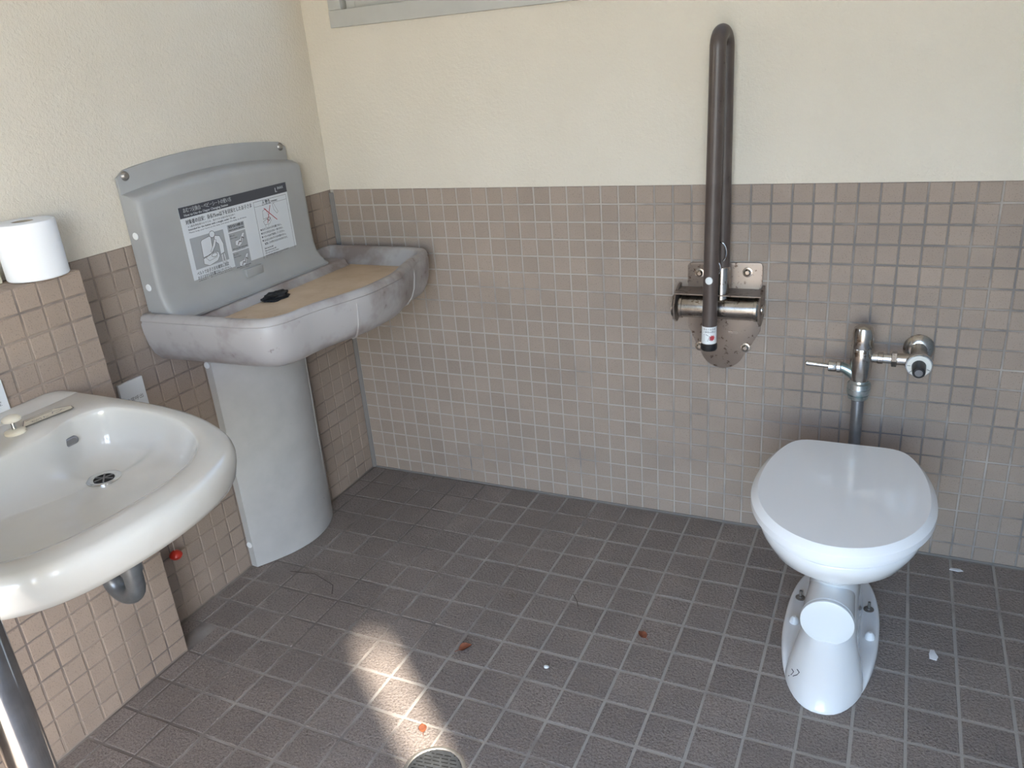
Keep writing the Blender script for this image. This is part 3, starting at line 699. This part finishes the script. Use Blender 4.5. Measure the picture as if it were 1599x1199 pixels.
# instruction label
LX0, LX1, LZ0, LZ1 = -0.676, -0.276, 0.850, 1.061
XF = 0.0616
def LF(d): return lambda u, v: Vector((XF + d, LX0 + u, LZ0 + v))
bm = B(); box(bm, (XF - 0.0004, LX0, LZ0), (XF + 0.0004, LX1, LZ1)); sheet = finish('label_sheet', bm, 'label_white', cs, smooth=0); sheet['label'] = 'white instruction label with dark heading strip and drawings'
w_, h_ = LX1 - LX0, LZ1 - LZ0
f1, f2, f3 = LF(0.0007), LF(0.0010), LF(0.0013)
bm = B(); rect(bm, 0, h_ - 0.027, w_, h_, f1); finish('heading_strip', bm, 'label_band', sheet, smooth=0)
bm = B(); text(bm, 'おむつ交換台・ベビーシートの使い方', 0.0125, lambda u, v: f2(u + 0.014, v + h_ - 0.0135), width=0.165, bold=0.0005); text(bm, 'How to Use the Diaper Changing Station', 0.0085, lambda u, v: f2(u + 0.014, v + h_ - 0.0235), width=0.150, bold=0.0006)
finish('heading_lettering', bm, 'label_white', sheet, smooth=0); bm = B(); text(bm, 'L', 0.017, lambda u, v: f2(u + 0.350, v + h_ - 0.0205), bold=0.0012); text(bm, 'INAX', 0.010, lambda u, v: f2(u + 0.362, v + h_ - 0.0145), width=0.024, bold=0.0005)
finish('maker_mark', bm, 'label_white', sheet, smooth=0)
bm = B()
text(bm, '対象者の目安：身長75cm以下を目安としたお子さま', 0.0125, lambda u, v: f1(u + 0.014, v + h_ - 0.0425), width=0.235, bold=0.0006)
text(bm, '※ 1歳未満程度のお子さま、首がすわる前の乳児は除く', 0.0058, lambda u, v: f1(u + 0.018, v + h_ - 0.0515), width=0.165)
text(bm, 'Intended for the babies with a height under 75 cm.', 0.0066, lambda u, v: f1(u + 0.018, v + h_ - 0.0590), width=0.165, bold=0.0004)
text(bm, 'Please keep your hand on the baby and watch the baby at all times.', 0.0050, lambda u, v: f1(u + 0.018, v + h_ - 0.0655), width=0.205)
text(bm, 'ベルトでお子さまを確実に固定', 0.0105, lambda u, v: f1(u + 0.014, v + 0.0400), width=0.112, bold=0.0003)
text(bm, 'お子さまから目を離さないでください。', 0.0100, lambda u, v: f1(u + 0.014, v + 0.0290), width=0.118, bold=0.0003)
text(bm, 'ご使用後は、静かに元に戻してください。', 0.0100, lambda u, v: f1(u + 0.014, v + 0.0180), width=0.128, bold=0.0002)
text(bm, 'Put the baby in the harness including belt', 0.0055, lambda u, v: f1(u + 0.014, v + 0.0105), width=0.122, bold=0.0003)
text(bm, 'before using the bed.', 0.0050, lambda u, v: f1(u + 0.014, v + 0.0045), width=0.062)
# warning column
wx = 0.258
ribbon(bm, [(wx, 0.010), (w_ - 0.008, 0.010), (w_ - 0.008, h_ - 0.033), (wx, h_ - 0.033)], 0.0008, f1, True)
ribbon(bm, [(wx, h_ - 0.046), (w_ - 0.008, h_ - 0.046)], 0.0006, f1)
text(bm, '⚠警告', 0.0125, lambda u, v: f1(u + wx + 0.032, v + h_ - 0.0445), width=0.034, bold=0.0008); text(bm, 'WARNING', 0.006, lambda u, v: f1(u + wx + 0.069, v + h_ - 0.0435), width=0.026, bold=0.0004)
for k, s in enumerate(('お子さまから手を離さない。', 'お子さまを立たせない・座らせない。', 'ベルトを必ず着用してください。', '2人以上のお子さまを乗せない。', '転落してけがをするおそれがあります。')):
    y = 0.0985 - 0.0098 * k
    if k < 4: rect(bm, wx + 0.008, y + 0.0005, wx + 0.0115, y + 0.005, f1)
    text(bm, s, 0.0072, lambda u, v: f1(u + wx + 0.014, v + y), width=0.080 + 0.004 * k, bold=0.0002)
for k, s in enumerate(('Never leave the child', 'Keep one hand on your child', 'Do not use if broken', 'Do not let the child stand or sit up on the board', 'Otherwise the child may fall and suffer', 'serious injury.')):
    text(bm, s, 0.0056, lambda u, v: f1(u + wx + 0.010, v + 0.0480 - 0.0066 * k), width=0.035 + 0.010 * (k % 4) + (0.03 if k in (3, 4) else 0), bold=0.0002)
finish('lettering', bm, 'ink', sheet, smooth=0)
bm = B(); rect(bm, 0.014, 0.0540, 0.130, 0.1330, f1)
finish('picture_panel', bm, 'label_grey', sheet, smooth=0)
bm = B(); rect(bm, 0.146, 0.1200, 0.208, 0.1390, f1); finish('picture_panel', bm, 'label_grey', sheet, smooth=0)
bm = B(); rect(bm, 0.146, 0.0700, 0.208, 0.1170, f1); finish('picture_panel', bm, 'label_grey', sheet, smooth=0)
bm = B(); rect(bm, 0.146, 0.0140, 0.208, 0.0660, f1); finish('picture_panel', bm, 'label_grey', sheet, smooth=0)
# drawings: white shapes with thin outlines
def shape(bmw, bml, pts, fw, fl_, lw=0.0011):
    vs = [bmw.verts.new(fw(*p)) for p in pts]; bmw.faces.new(vs); ribbon(bml, pts, lw, fl_, True)
bw = B(); bl = B()
shape(bw, bl, [(0.045, 0.078), (0.047, 0.118), (0.052, 0.122), (0.078, 0.126), (0.083, 0.122), (0.080, 0.082)], f2, f3)           # opened cover
shape(bw, bl, [(0.044, 0.075), (0.043, 0.062), (0.060, 0.054), (0.090, 0.060), (0.100, 0.070), (0.098, 0.082), (0.080, 0.085)], f2, f3)    # tray
shape(bw, bl, [(0.052, 0.076), (0.062, 0.066), (0.090, 0.070), (0.093, 0.080), (0.078, 0.083)], LF(0.0016), LF(0.0018), 0.0008)
shape(bw, bl, [(0.096, 0.124), (0.112, 0.120), (0.120, 0.098), (0.118, 0.076), (0.104, 0.073), (0.104, 0.100), (0.092, 0.112)], LF(0.0016), LF(0.0018))    # back and skirt
shape(bw, bl, [(0.106, 0.073), (0.106, 0.050), (0.110, 0.049), (0.111, 0.073)], f2, f3, 0.0008); shape(bw, bl, [(0.114, 0.073), (0.116, 0.049), (0.120, 0.050), (0.118, 0.074)], f2, f3, 0.0008)
shape(bw, bl, [(0.088 + 0.0095 * math.cos(2 * PI * k / 12), 0.129 + 0.0085 * math.sin(2 * PI * k / 12)) for k in range(12)], LF(0.0020), LF(0.0022))    # head
shape(bw, bl, [(0.092, 0.116), (0.098, 0.112), (0.090, 0.098), (0.076, 0.084), (0.072, 0.088), (0.084, 0.102)], LF(0.0020), LF(0.0022), 0.0009)    # arm
shape(bw, bl, [(0.082 + 0.010 * math.cos(2 * PI * k / 10), 0.077 + 0.005 * math.sin(2 * PI * k / 10)) for k in range(10)], LF(0.0020), LF(0.0022), 0.0012)
for oy in (0.074, 0.018):
    finish('drawing', bw, 'label_white', sheet, smooth=0); finish('drawing_outline', bl, 'ink_grey', sheet, smooth=0); bw = B(); bl = B()
    shape(bw, bl, [(0.162, oy + 0.010), (0.176, oy + 0.004), (0.186, oy + 0.010), (0.192, oy + 0.020), (0.202, oy + 0.036), (0.194, oy + 0.036), (0.182, oy + 0.022), (0.164, oy + 0.020)], f2, f3, 0.0007)
    ribbon(bl, [(0.172, oy + 0.010), (0.178, oy + 0.017), (0.184, oy + 0.014), (0.190, oy + 0.026), (0.196, oy + 0.022)], 0.0026, f3)
finish('drawing', bw, 'label_white', sheet, smooth=0); finish('drawing_outline', bl, 'ink_grey', sheet, smooth=0); bw = B(); bl = B()
shape(bw, bl, [(0.284, 0.128), (0.286, 0.150), (0.300, 0.154), (0.308, 0.130)], f2, f3, 0.0008)
shape(bw, bl, [(0.282, 0.122), (0.286, 0.112), (0.305, 0.112), (0.314, 0.120), (0.310, 0.130)], f2, f3, 0.0008)
shape(bw, bl, [(0.330, 0.160), (0.336, 0.164), (0.340, 0.152), (0.348, 0.138), (0.342, 0.134), (0.332, 0.146)], f2, f3, 0.0008)
ribbon(bl, [(0.298, 0.126), (0.306, 0.120), (0.312, 0.128)], 0.002, f3); ribbon(bl, [(0.288, 0.112), (0.288, 0.106)], 0.0008, f3); ribbon(bl, [(0.300, 0.112), (0.300, 0.106)], 0.0008, f3)
finish('drawing', bw, 'label_white', sheet, smooth=0); finish('drawing_outline', bl, 'ink_grey', sheet, smooth=0)
bm = B()
text(bm, '安全ベルトの使い方', 0.0085, lambda u, v: LF(0.0012)(u + 0.150, v + 0.1305), width=0.054, bold=0.0005); text(bm, 'How to use the safety belt', 0.0048, lambda u, v: LF(0.0012)(u + 0.150, v + 0.1235), width=0.054, bold=0.0003)
for oy, s in ((0.108, '固定のしかた'), (0.058, '外しかた')):
    finish('panel_lettering', bm, 'ink', sheet, smooth=0); bm = B()
    text(bm, s, 0.0052, lambda u, v: LF(0.0012)(u + 0.148, v + oy), width=0.018); finish('panel_lettering', bm, 'ink', sheet, smooth=0); bm = B(); text(bm, 'How to fasten', 0.0045, lambda u, v: LF(0.0012)(u + 0.148, v + oy - 0.006), width=0.026)
    finish('panel_lettering', bm, 'ink', sheet, smooth=0); bm = B()
    text(bm, 'Pull the belt and fix it with the buckle', 0.0040, lambda u, v: LF(0.0012)(u + 0.150, v + oy - 0.0345), width=0.054, bold=0.0002); text(bm, 'until it clicks', 0.0040, lambda u, v: LF(0.0012)(u + 0.160, v + oy - 0.0390), width=0.036)
finish('panel_lettering', bm, 'ink', sheet, smooth=0)
bm = B(); ribbon(bm, [(0.293, 0.156), (0.336, 0.118)], 0.0022, LF(0.0024)); ribbon(bm, [(0.318, 0.160), (0.297, 0.116)], 0.0018, LF(0.0024)); finish('red_cross', bm, 'ink_red', sheet, smooth=0)

# crumpled black strap on the board
bm = B(); random.seed(3)
bmesh.ops.create_icosphere(bm, subdivisions=4, radius=1.0)
from mathutils import noise as mn
for v in bm.verts:
    p = v.co.copy(); n = mn.noise(p * 2.1 + Vector((3, 1, 7))) * 0.45 + mn.noise(p * 5.0) * 0.18
    q = p * (1 + n)
    v.co = Vector((0.150 + q.x * 0.022 + 0.006 * p.y, -0.498 + q.y * 0.042, 0.7842 + max(0.0, 0.007 + q.z * 0.013 * (1 + 0.3 * p.y))))
strap = finish('safety_strap', bm, 'black_cloth', cs, smooth=60); strap['label'] = 'crumpled black safety strap on the board'

# ------------------------------------------------------------------ washbasin
SKY = -1.42
sink = thing('washbasin', 'ivory porcelain washbasin fixed to the tiled pier at the left', 'sink', (PX, SKY, 0.66))
def mk(half_):
    m2 = [(x, 2 * SKY - y) for x, y in half_][::-1]
    return half_, m2
oh = [(0.107, -1.107), (0.20, -1.106), (0.30, -1.107), (0.40, -1.113), (0.50, -1.132), (0.585, -1.163), (0.645, -1.200), (0.685, -1.245), (0.707, -1.300), (0.718, -1.36), (0.722, -1.42)]
a_, b_ = mk(oh); oc = catmull([(x, y, 0) for x, y in a_ + b_[1:]], 5); opoly = [(v.x, v.y) for v in oc]
SCN = (0.40, SKY)
NS = 192
oo = smooth_ring(polar(opoly, SCN, NS), 1)
ih = [(0.262, -1.30), (0.258, -1.24), (0.262, -1.19), (0.285, -1.160), (0.34, -1.150), (0.42, -1.155), (0.50, -1.175), (0.565, -1.207), (0.615, -1.255), (0.642, -1.31), (0.652, -1.37), (0.654, -1.42)]
inr = ih + [(x, 2 * SKY - y) for x, y in ih[-2::-1]]
inr = [p if not (p[1] < -1.28 and p[0] < 0.30) else (p[0] + 0.022, p[1]) for p in inr]
ic = catmull([(x, y, 0) for x, y in inr], 5, True); ipoly = [(v.x, v.y) for v in ic]
ii = smooth_ring(polar(ipoly, SCN, NS), 1)
DP = (0.350, -1.252)       # plughole
def bowl_ring(s): return [(DP[0] + (x - DP[0]) * s, DP[1] + (y - DP[1]) * s) for x, y in ii]
O = lambda d, z: [Vector((max(x, 0.1065), y, z)) for x, y in toward(oo, SCN, d)]
bm = B()
rings = [O(0.24, 0.648), O(0.16, 0.656), O(0.10, 0.668), O(0.060, 0.680), O(0.030, 0.692), O(0.014, 0.702), O(0.006, 0.714), O(0.001, 0.735), O(0.0, 0.748), O(0.002, 0.756), O(0.008, 0.763), O(0.016, 0.766)]
rings += [z3(blend(toward(oo, SCN, 0.016), ii, 0.5), 0.7665), z3(bowl_ring(1.03), 0.7658), z3(bowl_ring(1.0), 0.7635)]
def sstep2(a, b, v): v = min(1, max(0, (v - a) / (b - a))); return v * v * (3 - 2 * v)
for sc_, steep, gentle in ((0.985, 0.757, 0.757), (0.97, 0.744, 0.751), (0.95, 0.724, 0.743), (0.92, 0.705, 0.733), (0.87, 0.691, 0.720), (0.80, 0.682, 0.707), (0.70, 0.6765, 0.695), (0.58, 0.672, 0.686), (0.46, 0.669, 0.679), (0.34, 0.6672, 0.672), (0.2, 0.6663, 0.6672), (0.08, 0.666, 0.666)):
    ring_ = []
    for x, y in bowl_ring(sc_):
        dx, dy = x - DP[0], y - DP[1]; g = sstep2(0.15, 0.9, dx / max(math.hypot(dx, dy), 1e-6))
        if dy < 0: g = max(g, 0.6 * sstep2(0.2, 0.9, -dy / max(math.hypot(dx, dy), 1e-6)))
        ring_.append(Vector((x, y, steep * (1 - g) + gentle * g)))
    rings.append(ring_)
loft(bm, rings)
basin = finish('basin', bm, 'ivory_porcelain', sink, smooth=60)
# upstand along the wall side of the deck
bm = B(); rg = []
for k in range(41):
    y = -1.118 - (2 * (-1.118 - SKY)) * k / 40
    e = min(k, 40 - k) / 3.0; f_ = min(1.0, e) ** 0.5
    rg.append([Vector((0.1065, y, 0.764)), Vector((0.1065, y, 0.766 + 0.010 * f_)), Vector((0.118, y, 0.766 + 0.011 * f_)), Vector((0.130, y, 0.766 + 0.007 * f_)), Vector((0.142, y, 0.7665 + 0.002 * f_)), Vector((0.155, y, 0.764))])
loft(bm, rg); finish('back_upstand', bm, 'ivory_porcelain', sink, smooth=60)
bm = B(); lathe(bm, (DP[0], DP[1], 0.6665), (0, 0, 1), [(0, 0.031), (0.002, 0.031), (0.003, 0.028), (0.0015, 0.020), (0.001, 0.0185)], 32); plug = finish('plughole_ring', bm, 'chrome', sink)
bm = B(); lathe(bm, (DP[0], DP[1], 0.667), (0, 0, 1), [(0, 0.0185), (0.0012, 0.0185)], 24); finish('plughole', bm, 'dark_pit', sink)
bm = B()
for k in range(3):
    a = PI * k / 3 + 0.3; tube(bm, [(DP[0] - 0.018 * math.cos(a), DP[1] - 0.018 * math.sin(a), 0.6685), (DP[0] + 0.018 * math.cos(a), DP[1] + 0.018 * math.sin(a), 0.6685)], 0.0016, 8)
finish('plughole_cross', bm, 'pipe_steel', sink)
bm = B(); OV = Vector((0.2665, -1.244, 0.728))
st = arc((0.012, 0), 0.0075, -PI / 2, PI / 2, 8, lambda a, b: (a, b)) + arc((-0.012, 0), 0.0075, PI / 2, 3 * PI / 2, 8, lambda a, b: (a, b))
prism(bm, [OV + Vector((-b * 0.12, a, b)) for a, b in st], (0.004, 0, 0.0), 0.001); ovf = finish('overflow_slot', bm, 'pipe_steel', sink)
bm = B(); prism(bm, [OV + Vector((0.0042 - b * 0.12, a * 0.75, b * 0.6)) for a, b in st], (0.0004, 0, -0.0001)); finish('overflow_hole', bm, 'ink_grey', ovf)
# soap knob
KX, KY = 0.212, -1.300
bm = B(); lathe(bm, (KX, KY, 0.7665), (0, 0, 1), [(0, 0.0185), (0.004, 0.0185), (0.006, 0.016), (0.0075, 0.006)], 24); knob_ = finish('push_knob', bm, 'ivory_plastic', sink)
bm = B(); tube(bm, [(KX, KY, 0.773), (KX, KY, 0.790)], 0.0042, 12); finish('knob_stem', bm, 'chrome', knob_)
bm = B(); lathe(bm, (KX, KY, 0.789), (0, 0, 1), [(0, 0.006), (0.002, 0.0155), (0.006, 0.0165), (0.010, 0.013), (0.012, 0.006)], 24); finish('knob_cap', bm, 'ivory_plastic', knob_)
# deck sticker
DK = Vector((0.200, -1.232, 0.7695))
df = lambda u, v, d=0.0: Vector((DK.x - v + 0.10 * u, DK.y + u, DK.z + d))
bm = B(); bm.faces.new([bm.verts.new(df(*q)) for q in ((-0.052, -0.016), (0.045, -0.020), (0.052, -0.004), (0.030, 0.017), (-0.030, 0.015))]); dst = finish('deck_sticker', bm, 'ivory_plastic', sink, smooth=0); dst['label'] = 'worn cream sticker with thin outline beside the knob'
bm = B(); dl = lambda u, v: df(u, v, 0.0004)
ribbon(bm, [(-0.052, -0.016), (0.045, -0.020), (0.052, -0.004), (0.030, 0.017), (-0.030, 0.015)], 0.0014, dl, True); ribbon(bm, [(-0.030, 0.009), (0.022, 0.010)], 0.002, dl)
text(bm, '石けん', 0.011, lambda u, v: dl(u - 0.030, v - 0.010)); ribbon(bm, [(0.012, -0.006), (0.018, 0.002), (0.030, 0.0), (0.036, -0.008)], 0.0012, dl); ribbon(bm, [(0.016, -0.010), (0.026, -0.008), (0.034, -0.002)], 0.001, dl)
finish('lettering', bm, 'ink_grey', dst, smooth=0)
# waste trap
bm = B()
tx, ty = 0.338, -1.245
tr = [(tx, ty, 0.655), (tx, ty, 0.56), (tx, ty, 0.435)] + arc((0, 0), 0.036, 0, -PI, 12, lambda a, b: (tx - 0.036 + a, ty, 0.425 + b))[1:] + [(tx - 0.072, ty, 0.455), (tx - 0.074, ty, 0.50)] + arc((0, 0), 0.03, 0, PI / 2, 6, lambda a, b: (tx - 0.104 + a, ty, 0.51 + b)) + [(0.15, ty, 0.54), (0.106, ty, 0.54)]
tube(bm, tr, 0.0185, 20); finish('waste_trap', bm, 'trap_grey', sink)
bm = B(); lathe(bm, (tx, ty, 0.452), (0, 0, 1), [(0, 0.0185), (0.001, 0.0215), (0.026, 0.0215), (0.028, 0.0185)], 20); finish('trap_nut', bm, 'trap_grey', sink)
bm = B(); lathe(bm, (0.1055, ty, 0.54), (1, 0, 0), [(0, 0.036), (0.003, 0.036), (0.012, 0.022)], 24); finish('trap_flange', bm, 'chrome', sink)
# tap (its tip just shows at the picture edge)
bm = B(); lathe(bm, (0.20, -1.42, 0.766), (0, 0, 1), [(0, 0.028), (0.006, 0.028), (0.01, 0.022), (0.07, 0.020), (0.085, 0.014)], 24)
tube(bm, [(0.20, -1.42, 0.82), (0.26, -1.41, 0.815), (0.295, -1.402, 0.80), (0.300, -1.40, 0.785)], [0.013, 0.012, 0.011, 0.011], 16); finish('tap', bm, 'chrome', sink)

# ------------------------------------------------------------------ sink rail (bottom left)
RXp, RYp = 0.775, -1.727
rail = thing('support_rail', 'shiny chrome tubular rail post in front of the washbasin', 'rail', (RXp, RYp, 0))
pts = [(RXp, RYp, 0.012), (RXp, RYp, 0.30), (RXp, RYp, 0.60), (RXp, RYp, 0.80)] + [(RXp - 0.06 + 0.06 * math.cos(a), RYp - 0.012 * (1 - math.cos(a)), 0.80 + 0.06 * math.sin(a)) for a in [PI / 2 * k / 8 for k in range(1, 9)]] + [(0.5, RYp - 0.03, 0.86), (0.108, RYp - 0.06, 0.86)]
bm = B(); tube(bm, pts, 0.024, 32); finish('tube', bm, 'chrome', rail)
bm = B(); lathe(bm, (RXp, RYp, 0.0), (0, 0, 1), [(0, 0.042), (0.005, 0.042), (0.012, 0.030), (0.016, 0.0245)], 28); finish('floor_flange', bm, 'chrome', rail)
bm = B(); lathe(bm, (0.105, RYp - 0.06, 0.86), (1, 0, 0), [(0, 0.042), (0.005, 0.042), (0.012, 0.030), (0.016, 0.0245)], 28); finish('wall_flange', bm, 'chrome', rail)

# ------------------------------------------------------------------ small things on the left wall
em = thing('emergency_pull_switch', 'white call switch plate with a string and red ball on the left wall', 'switch', (0.0005, -0.888, 0.66))
bm = B(); box(bm, (0.0005, -0.924, 0.575), (0.008, -0.853, 0.688), 0.0015); plt = finish('plate', bm, 'white_plastic', em)
bm = B(); e_ = lambda u, v: Vector((0.0084, -0.918 + u, 0.575 + v)); text(bm, '非常呼出', 0.012, lambda u, v: e_(u + 0.004, v + 0.062), width=0.05); text(bm, '引く', 0.012, lambda u, v: e_(u + 0.02, v + 0.045)); finish('lettering', bm, 'ink_grey', plt, smooth=0)
bm = B(); tube(bm, [(0.012, -0.894, 0.580), (0.013, -0.898, 0.45), (0.020, -0.903, 0.32), (0.024, -0.907, 0.212)], 0.0011, 8); finish('cord', bm, 'string', em)
bm = B(); lathe(bm, (0.024, -0.907, 0.194), (0, 0, 1), [(0, 0.006), (0.003, 0.011), (0.008, 0.0155), (0.0125, 0.0168), (0.0127, 0.0158), (0.0131, 0.0168), (0.018, 0.015), (0.023, 0.010), (0.026, 0.004)], 24); finish('pull_ball', bm, 'red_plastic', em)
bm = B(); box(bm, (PX + 0.0006, -1.312, 0.735), (PX + 0.007, -1.237, 0.838), 0.0015); sw = thing('switch_plate', 'white plate on the tiled pier above the washbasin at the left picture edge', 'switch', (PX + 0.0006, -1.27, 0.735))
p_ = finish('plate', bm, 'white_plastic', sw)
bm = B(); text(bm, '自動水栓', 0.012, lambda u, v: Vector((PX + 0.0074, -1.305 + u, 0.79 + v)), width=0.055); finish('lettering', bm, 'ink_grey', p_, smooth=0)

# toilet paper roll on the ledge
RC = Vector((0.062, -1.068, TOP))
tp = thing('toilet_roll', 'white toilet paper roll standing on the tiled ledge', 'toilet paper', tuple(RC))
bm = B()
n = 48; prof = [(0.0195, 0.0015), (0.0195, 0.112), (0.021, 0.1135), (0.055, 0.1135), (0.0575, 0.1125), (0.0582, 0.110), (0.0582, 0.003), (0.0565, 0.0006), (0.021, 0.0006)]
rings = [[RC + Vector((r * math.cos(2 * PI * k / n), r * math.sin(2 * PI * k / n), z + 0.0008)) for k in range(n)] for r, z in prof]
rings.append(rings[0]); loft(bm, rings, False, False); bmesh.ops.remove_doubles(bm, verts=bm.verts[:], dist=1e-6); finish('paper', bm, 'paper', tp)
bm = B(); rings = [[RC + Vector((r * math.cos(2 * PI * k / n), r * math.sin(2 * PI * k / n), z + 0.0008)) for k in range(n)] for r, z in ((0.0193, 0.001), (0.0193, 0.113), (0.018, 0.113), (0.018, 0.001), (0.0193, 0.001))]
loft(bm, rings, False, False); bmesh.ops.remove_doubles(bm, verts=bm.verts[:], dist=1e-6); finish('core', bm, 'cardboard', tp)
# framed mirror above the ledge, out of the picture but for its lower corner
mi = thing('wall_mirror', 'framed mirror standing on the ledge behind the toilet roll at the picture edge', 'mirror', (0.004, -1.45, TOP))
bm = B(); box(bm, (0.004, -1.72, TOP + 0.0004), (0.030, -1.125, TOP + 0.030), 0.002); finish('frame', bm, 'ivory_plastic', mi)
bm = B(); box(bm, (0.004, -1.15, TOP + 0.031), (0.024, -1.125, 1.80), 0.002); box(bm, (0.004, -1.72, TOP + 0.031), (0.024, -1.695, 1.80), 0.002); box(bm, (0.004, -1.695, 1.775), (0.024, -1.15, 1.80), 0.002); finish('frame', bm, 'aluminium', mi)
bm = B(); box(bm, (0.006, -1.695, TOP + 0.031), (0.014, -1.15, 1.775)); finish('glass', bm, 'mirror_glass', mi, smooth=0)

# ------------------------------------------------------------------ floor drain
fd = thing('floor_drain', 'round steel floor drain with slotted grate set in the tiles', 'drain', tuple(DRAIN))
bm = B(); lathe(bm, DRAIN + Vector((0, 0, -0.003)), (0, 0, 1), [(0, 0.0655), (0.0032, 0.0655), (0.0045, 0.063), (0.0045, 0.059), (0.003, 0.0575), (0.0, 0.0575)], 48); 
fc_ = [f for f in bm.faces if len(f.verts) > 6]; bmesh.ops.delete(bm, geom=fc_, context='FACES_ONLY'); finish('ring', bm, 'ring_brass', fd)
bm = B(); lathe(bm, DRAIN + Vector((0, 0, -0.0014)), (0, 0, 1), [(0, 0.0570), (0.0003, 0.0570)], 40); finish('pit', bm, 'dark_pit', fd)
bm = B(); th = math.radians(8); ca, sa = math.cos(th), math.sin(th); GR = 0.0572
def gp(u, v): return (DRAIN.x + u * ca - v * sa, DRAIN.y + u * sa + v * ca)
def bar(u0, u1, v0, v1):
    prism(bm, [(*gp(u0, v0), 0.0006), (*gp(u1, v0), 0.0006), (*gp(u1, v1), 0.0006), (*gp(u0, v1), 0.0006)], (0, 0, -0.0016))
pitch = 0.0088; slot = 0.0034
for r in range(-7, 8):
    vc = r * pitch
    hw = math.sqrt(max(0, GR ** 2 - (abs(vc) + 0.0) ** 2)) if abs(vc) < GR else 0
    v0, v1 = vc + slot / 2, vc + pitch - slot / 2
    L1 = math.sqrt(max(0, GR ** 2 - max(abs(v0), abs(v1)) ** 2)) if max(abs(v0), abs(v1)) < GR else 0
    if L1 > 0.004: bar(-L1, L1, v0, v1)
    vm = max(abs(vc - slot / 2), abs(vc + slot / 2)); L2 = math.sqrt(max(0, GR ** 2 - vm ** 2)) if vm < GR else 0
    if L2 > 0.006:
        inner = math.sqrt(max(0, (GR - 0.006) ** 2 - vm ** 2)) if vm < GR - 0.006 else 0
        bar(-L2, -inner, vc - slot / 2, vc + slot / 2); bar(inner, L2, vc - slot / 2, vc + slot / 2)
        u = -inner - (0.009 if r % 2 else 0.0)
        while u < inner:
            a, b2 = max(u + 0.0155, -inner), min(u + 0.019, inner)
            if b2 > a: bar(a, b2, vc - slot / 2, vc + slot / 2)
            u += 0.019
finish('grate', bm, 'grate_steel', fd, smooth=0)

# ------------------------------------------------------------------ litter on the floor
def leaf(x, y, L_, rot, label, curl=0.35, m='leaf_orange'):
    bm = B(); n = 8; rowsv = []
    for i in range(n + 1):
        t = i / n; w = 0.32 * L_ * math.sin(PI * t ** 0.8) + 0.0004
        rowsv.append([Vector(((t - 0.5) * L_, s * w, 0.0015 + curl * L_ * (s * s * 0.5 * math.sin(PI * t) + 0.35 * (t - 0.4) ** 2) + 0.0006 * math.sin(9 * t + s * 3))) for s in (-1, -0.5, 0, 0.5, 1)])
    top = [[bm.verts.new(p) for p in r] for r in rowsv]; bot = [[bm.verts.new(p - Vector((0, 0, 0.0006))) for p in r] for r in rowsv]
    for i in range(n):
        for j in range(4):
            bm.faces.new((top[i][j], top[i + 1][j], top[i + 1][j + 1], top[i][j + 1])); bm.faces.new((bot[i][j + 1], bot[i + 1][j + 1], bot[i + 1][j], bot[i][j]))
    tube(bm, [(-0.5 * L_, 0, 0.0018), (-0.8 * L_, 0.04 * L_, 0.0015)], 0.0007, 6)
    R_ = Matrix.Rotation(rot, 4, 'Z')
    for v in bm.verts: v.co = R_ @ v.co + Vector((x, y, 0.0006))
    zmin = min(v.co.z for v in bm.verts)
    for v in bm.verts: v.co.z += 0.0003 - zmin
    o = finish('dry_leaf', bm, m, None, (x, y, 0.0), smooth=60); tag(o, label, 'leaf', 'dry leaves on the floor')
leaf(0.779, -0.759, 0.036, 0.9, 'largest curled orange dry leaf on the middle of the floor tiles')
leaf(1.172, -0.570, 0.030, 2.5, 'small orange dry leaf on the floor nearest the toilet foot', 0.2)
leaf(0.812, -1.020, 0.026, 2.2, 'small orange dry leaf beside the floor drain', 0.25)
def scrap(name, x, y, pts, label, cat, m):
    bm = B(); prism(bm, [(x + a, y + b, 0.0004) for a, b in pts], (0, 0, 0.0012), 0.0003)
    o = finish(name, bm, m, None, (x, y, 0)); tag(o, label, cat)
scrap('paper_scrap', 1.810, -0.420, [(-0.008, -0.016), (0.006, -0.018), (0.010, -0.004), (0.004, 0.008), (0.002, 0.018), (-0.006, 0.016), (-0.009, 0.0)], 'white torn paper scrap on the floor right of the toilet', 'paper scrap', 'paper')
scrap('paper_scrap', 1.868, -0.055, [(-0.016, -0.005), (0.004, -0.007), (0.017, -0.002), (0.010, 0.006), (-0.012, 0.005)], 'thin white paper scrap at the foot of the wall right of the toilet', 'paper scrap', 'paper')
bm = B(); bmesh.ops.create_icosphere(bm, subdivisions=2, radius=0.0055)
for v in bm.verts: v.co = Vector((v.co.x * 1.2, v.co.y, v.co.z * 0.6 + 0.0036)) + Vector((0.994, -0.756, 0)) + Vector((random.uniform(-1, 1), random.uniform(-1, 1), 0)) * 0.0005
tag(finish('pebble', bm, 'white_plastic', None, (0.994, -0.756, 0)), 'tiny white pebble on the floor between the dry leaves', 'pebble')
def twig(pts, label):
    bm = B(); tube(bm, pts, 0.0009, 6); tag(finish('twig', bm, 'twig', None, pts[0]), label, 'twig', 'twigs on the floor')
twig([(0.135, -0.640, 0.0015), (0.215, -0.628, 0.003), (0.300, -0.655, 0.0015), (0.322, -0.690, 0.0012)], 'long thin dark twig on the floor by the pedestal foot')
twig([(0.955, -0.475, 0.0013), (0.975, -0.500, 0.0018), (0.985, -0.520, 0.0012)], 'short dark twig on the floor in the middle of the room')
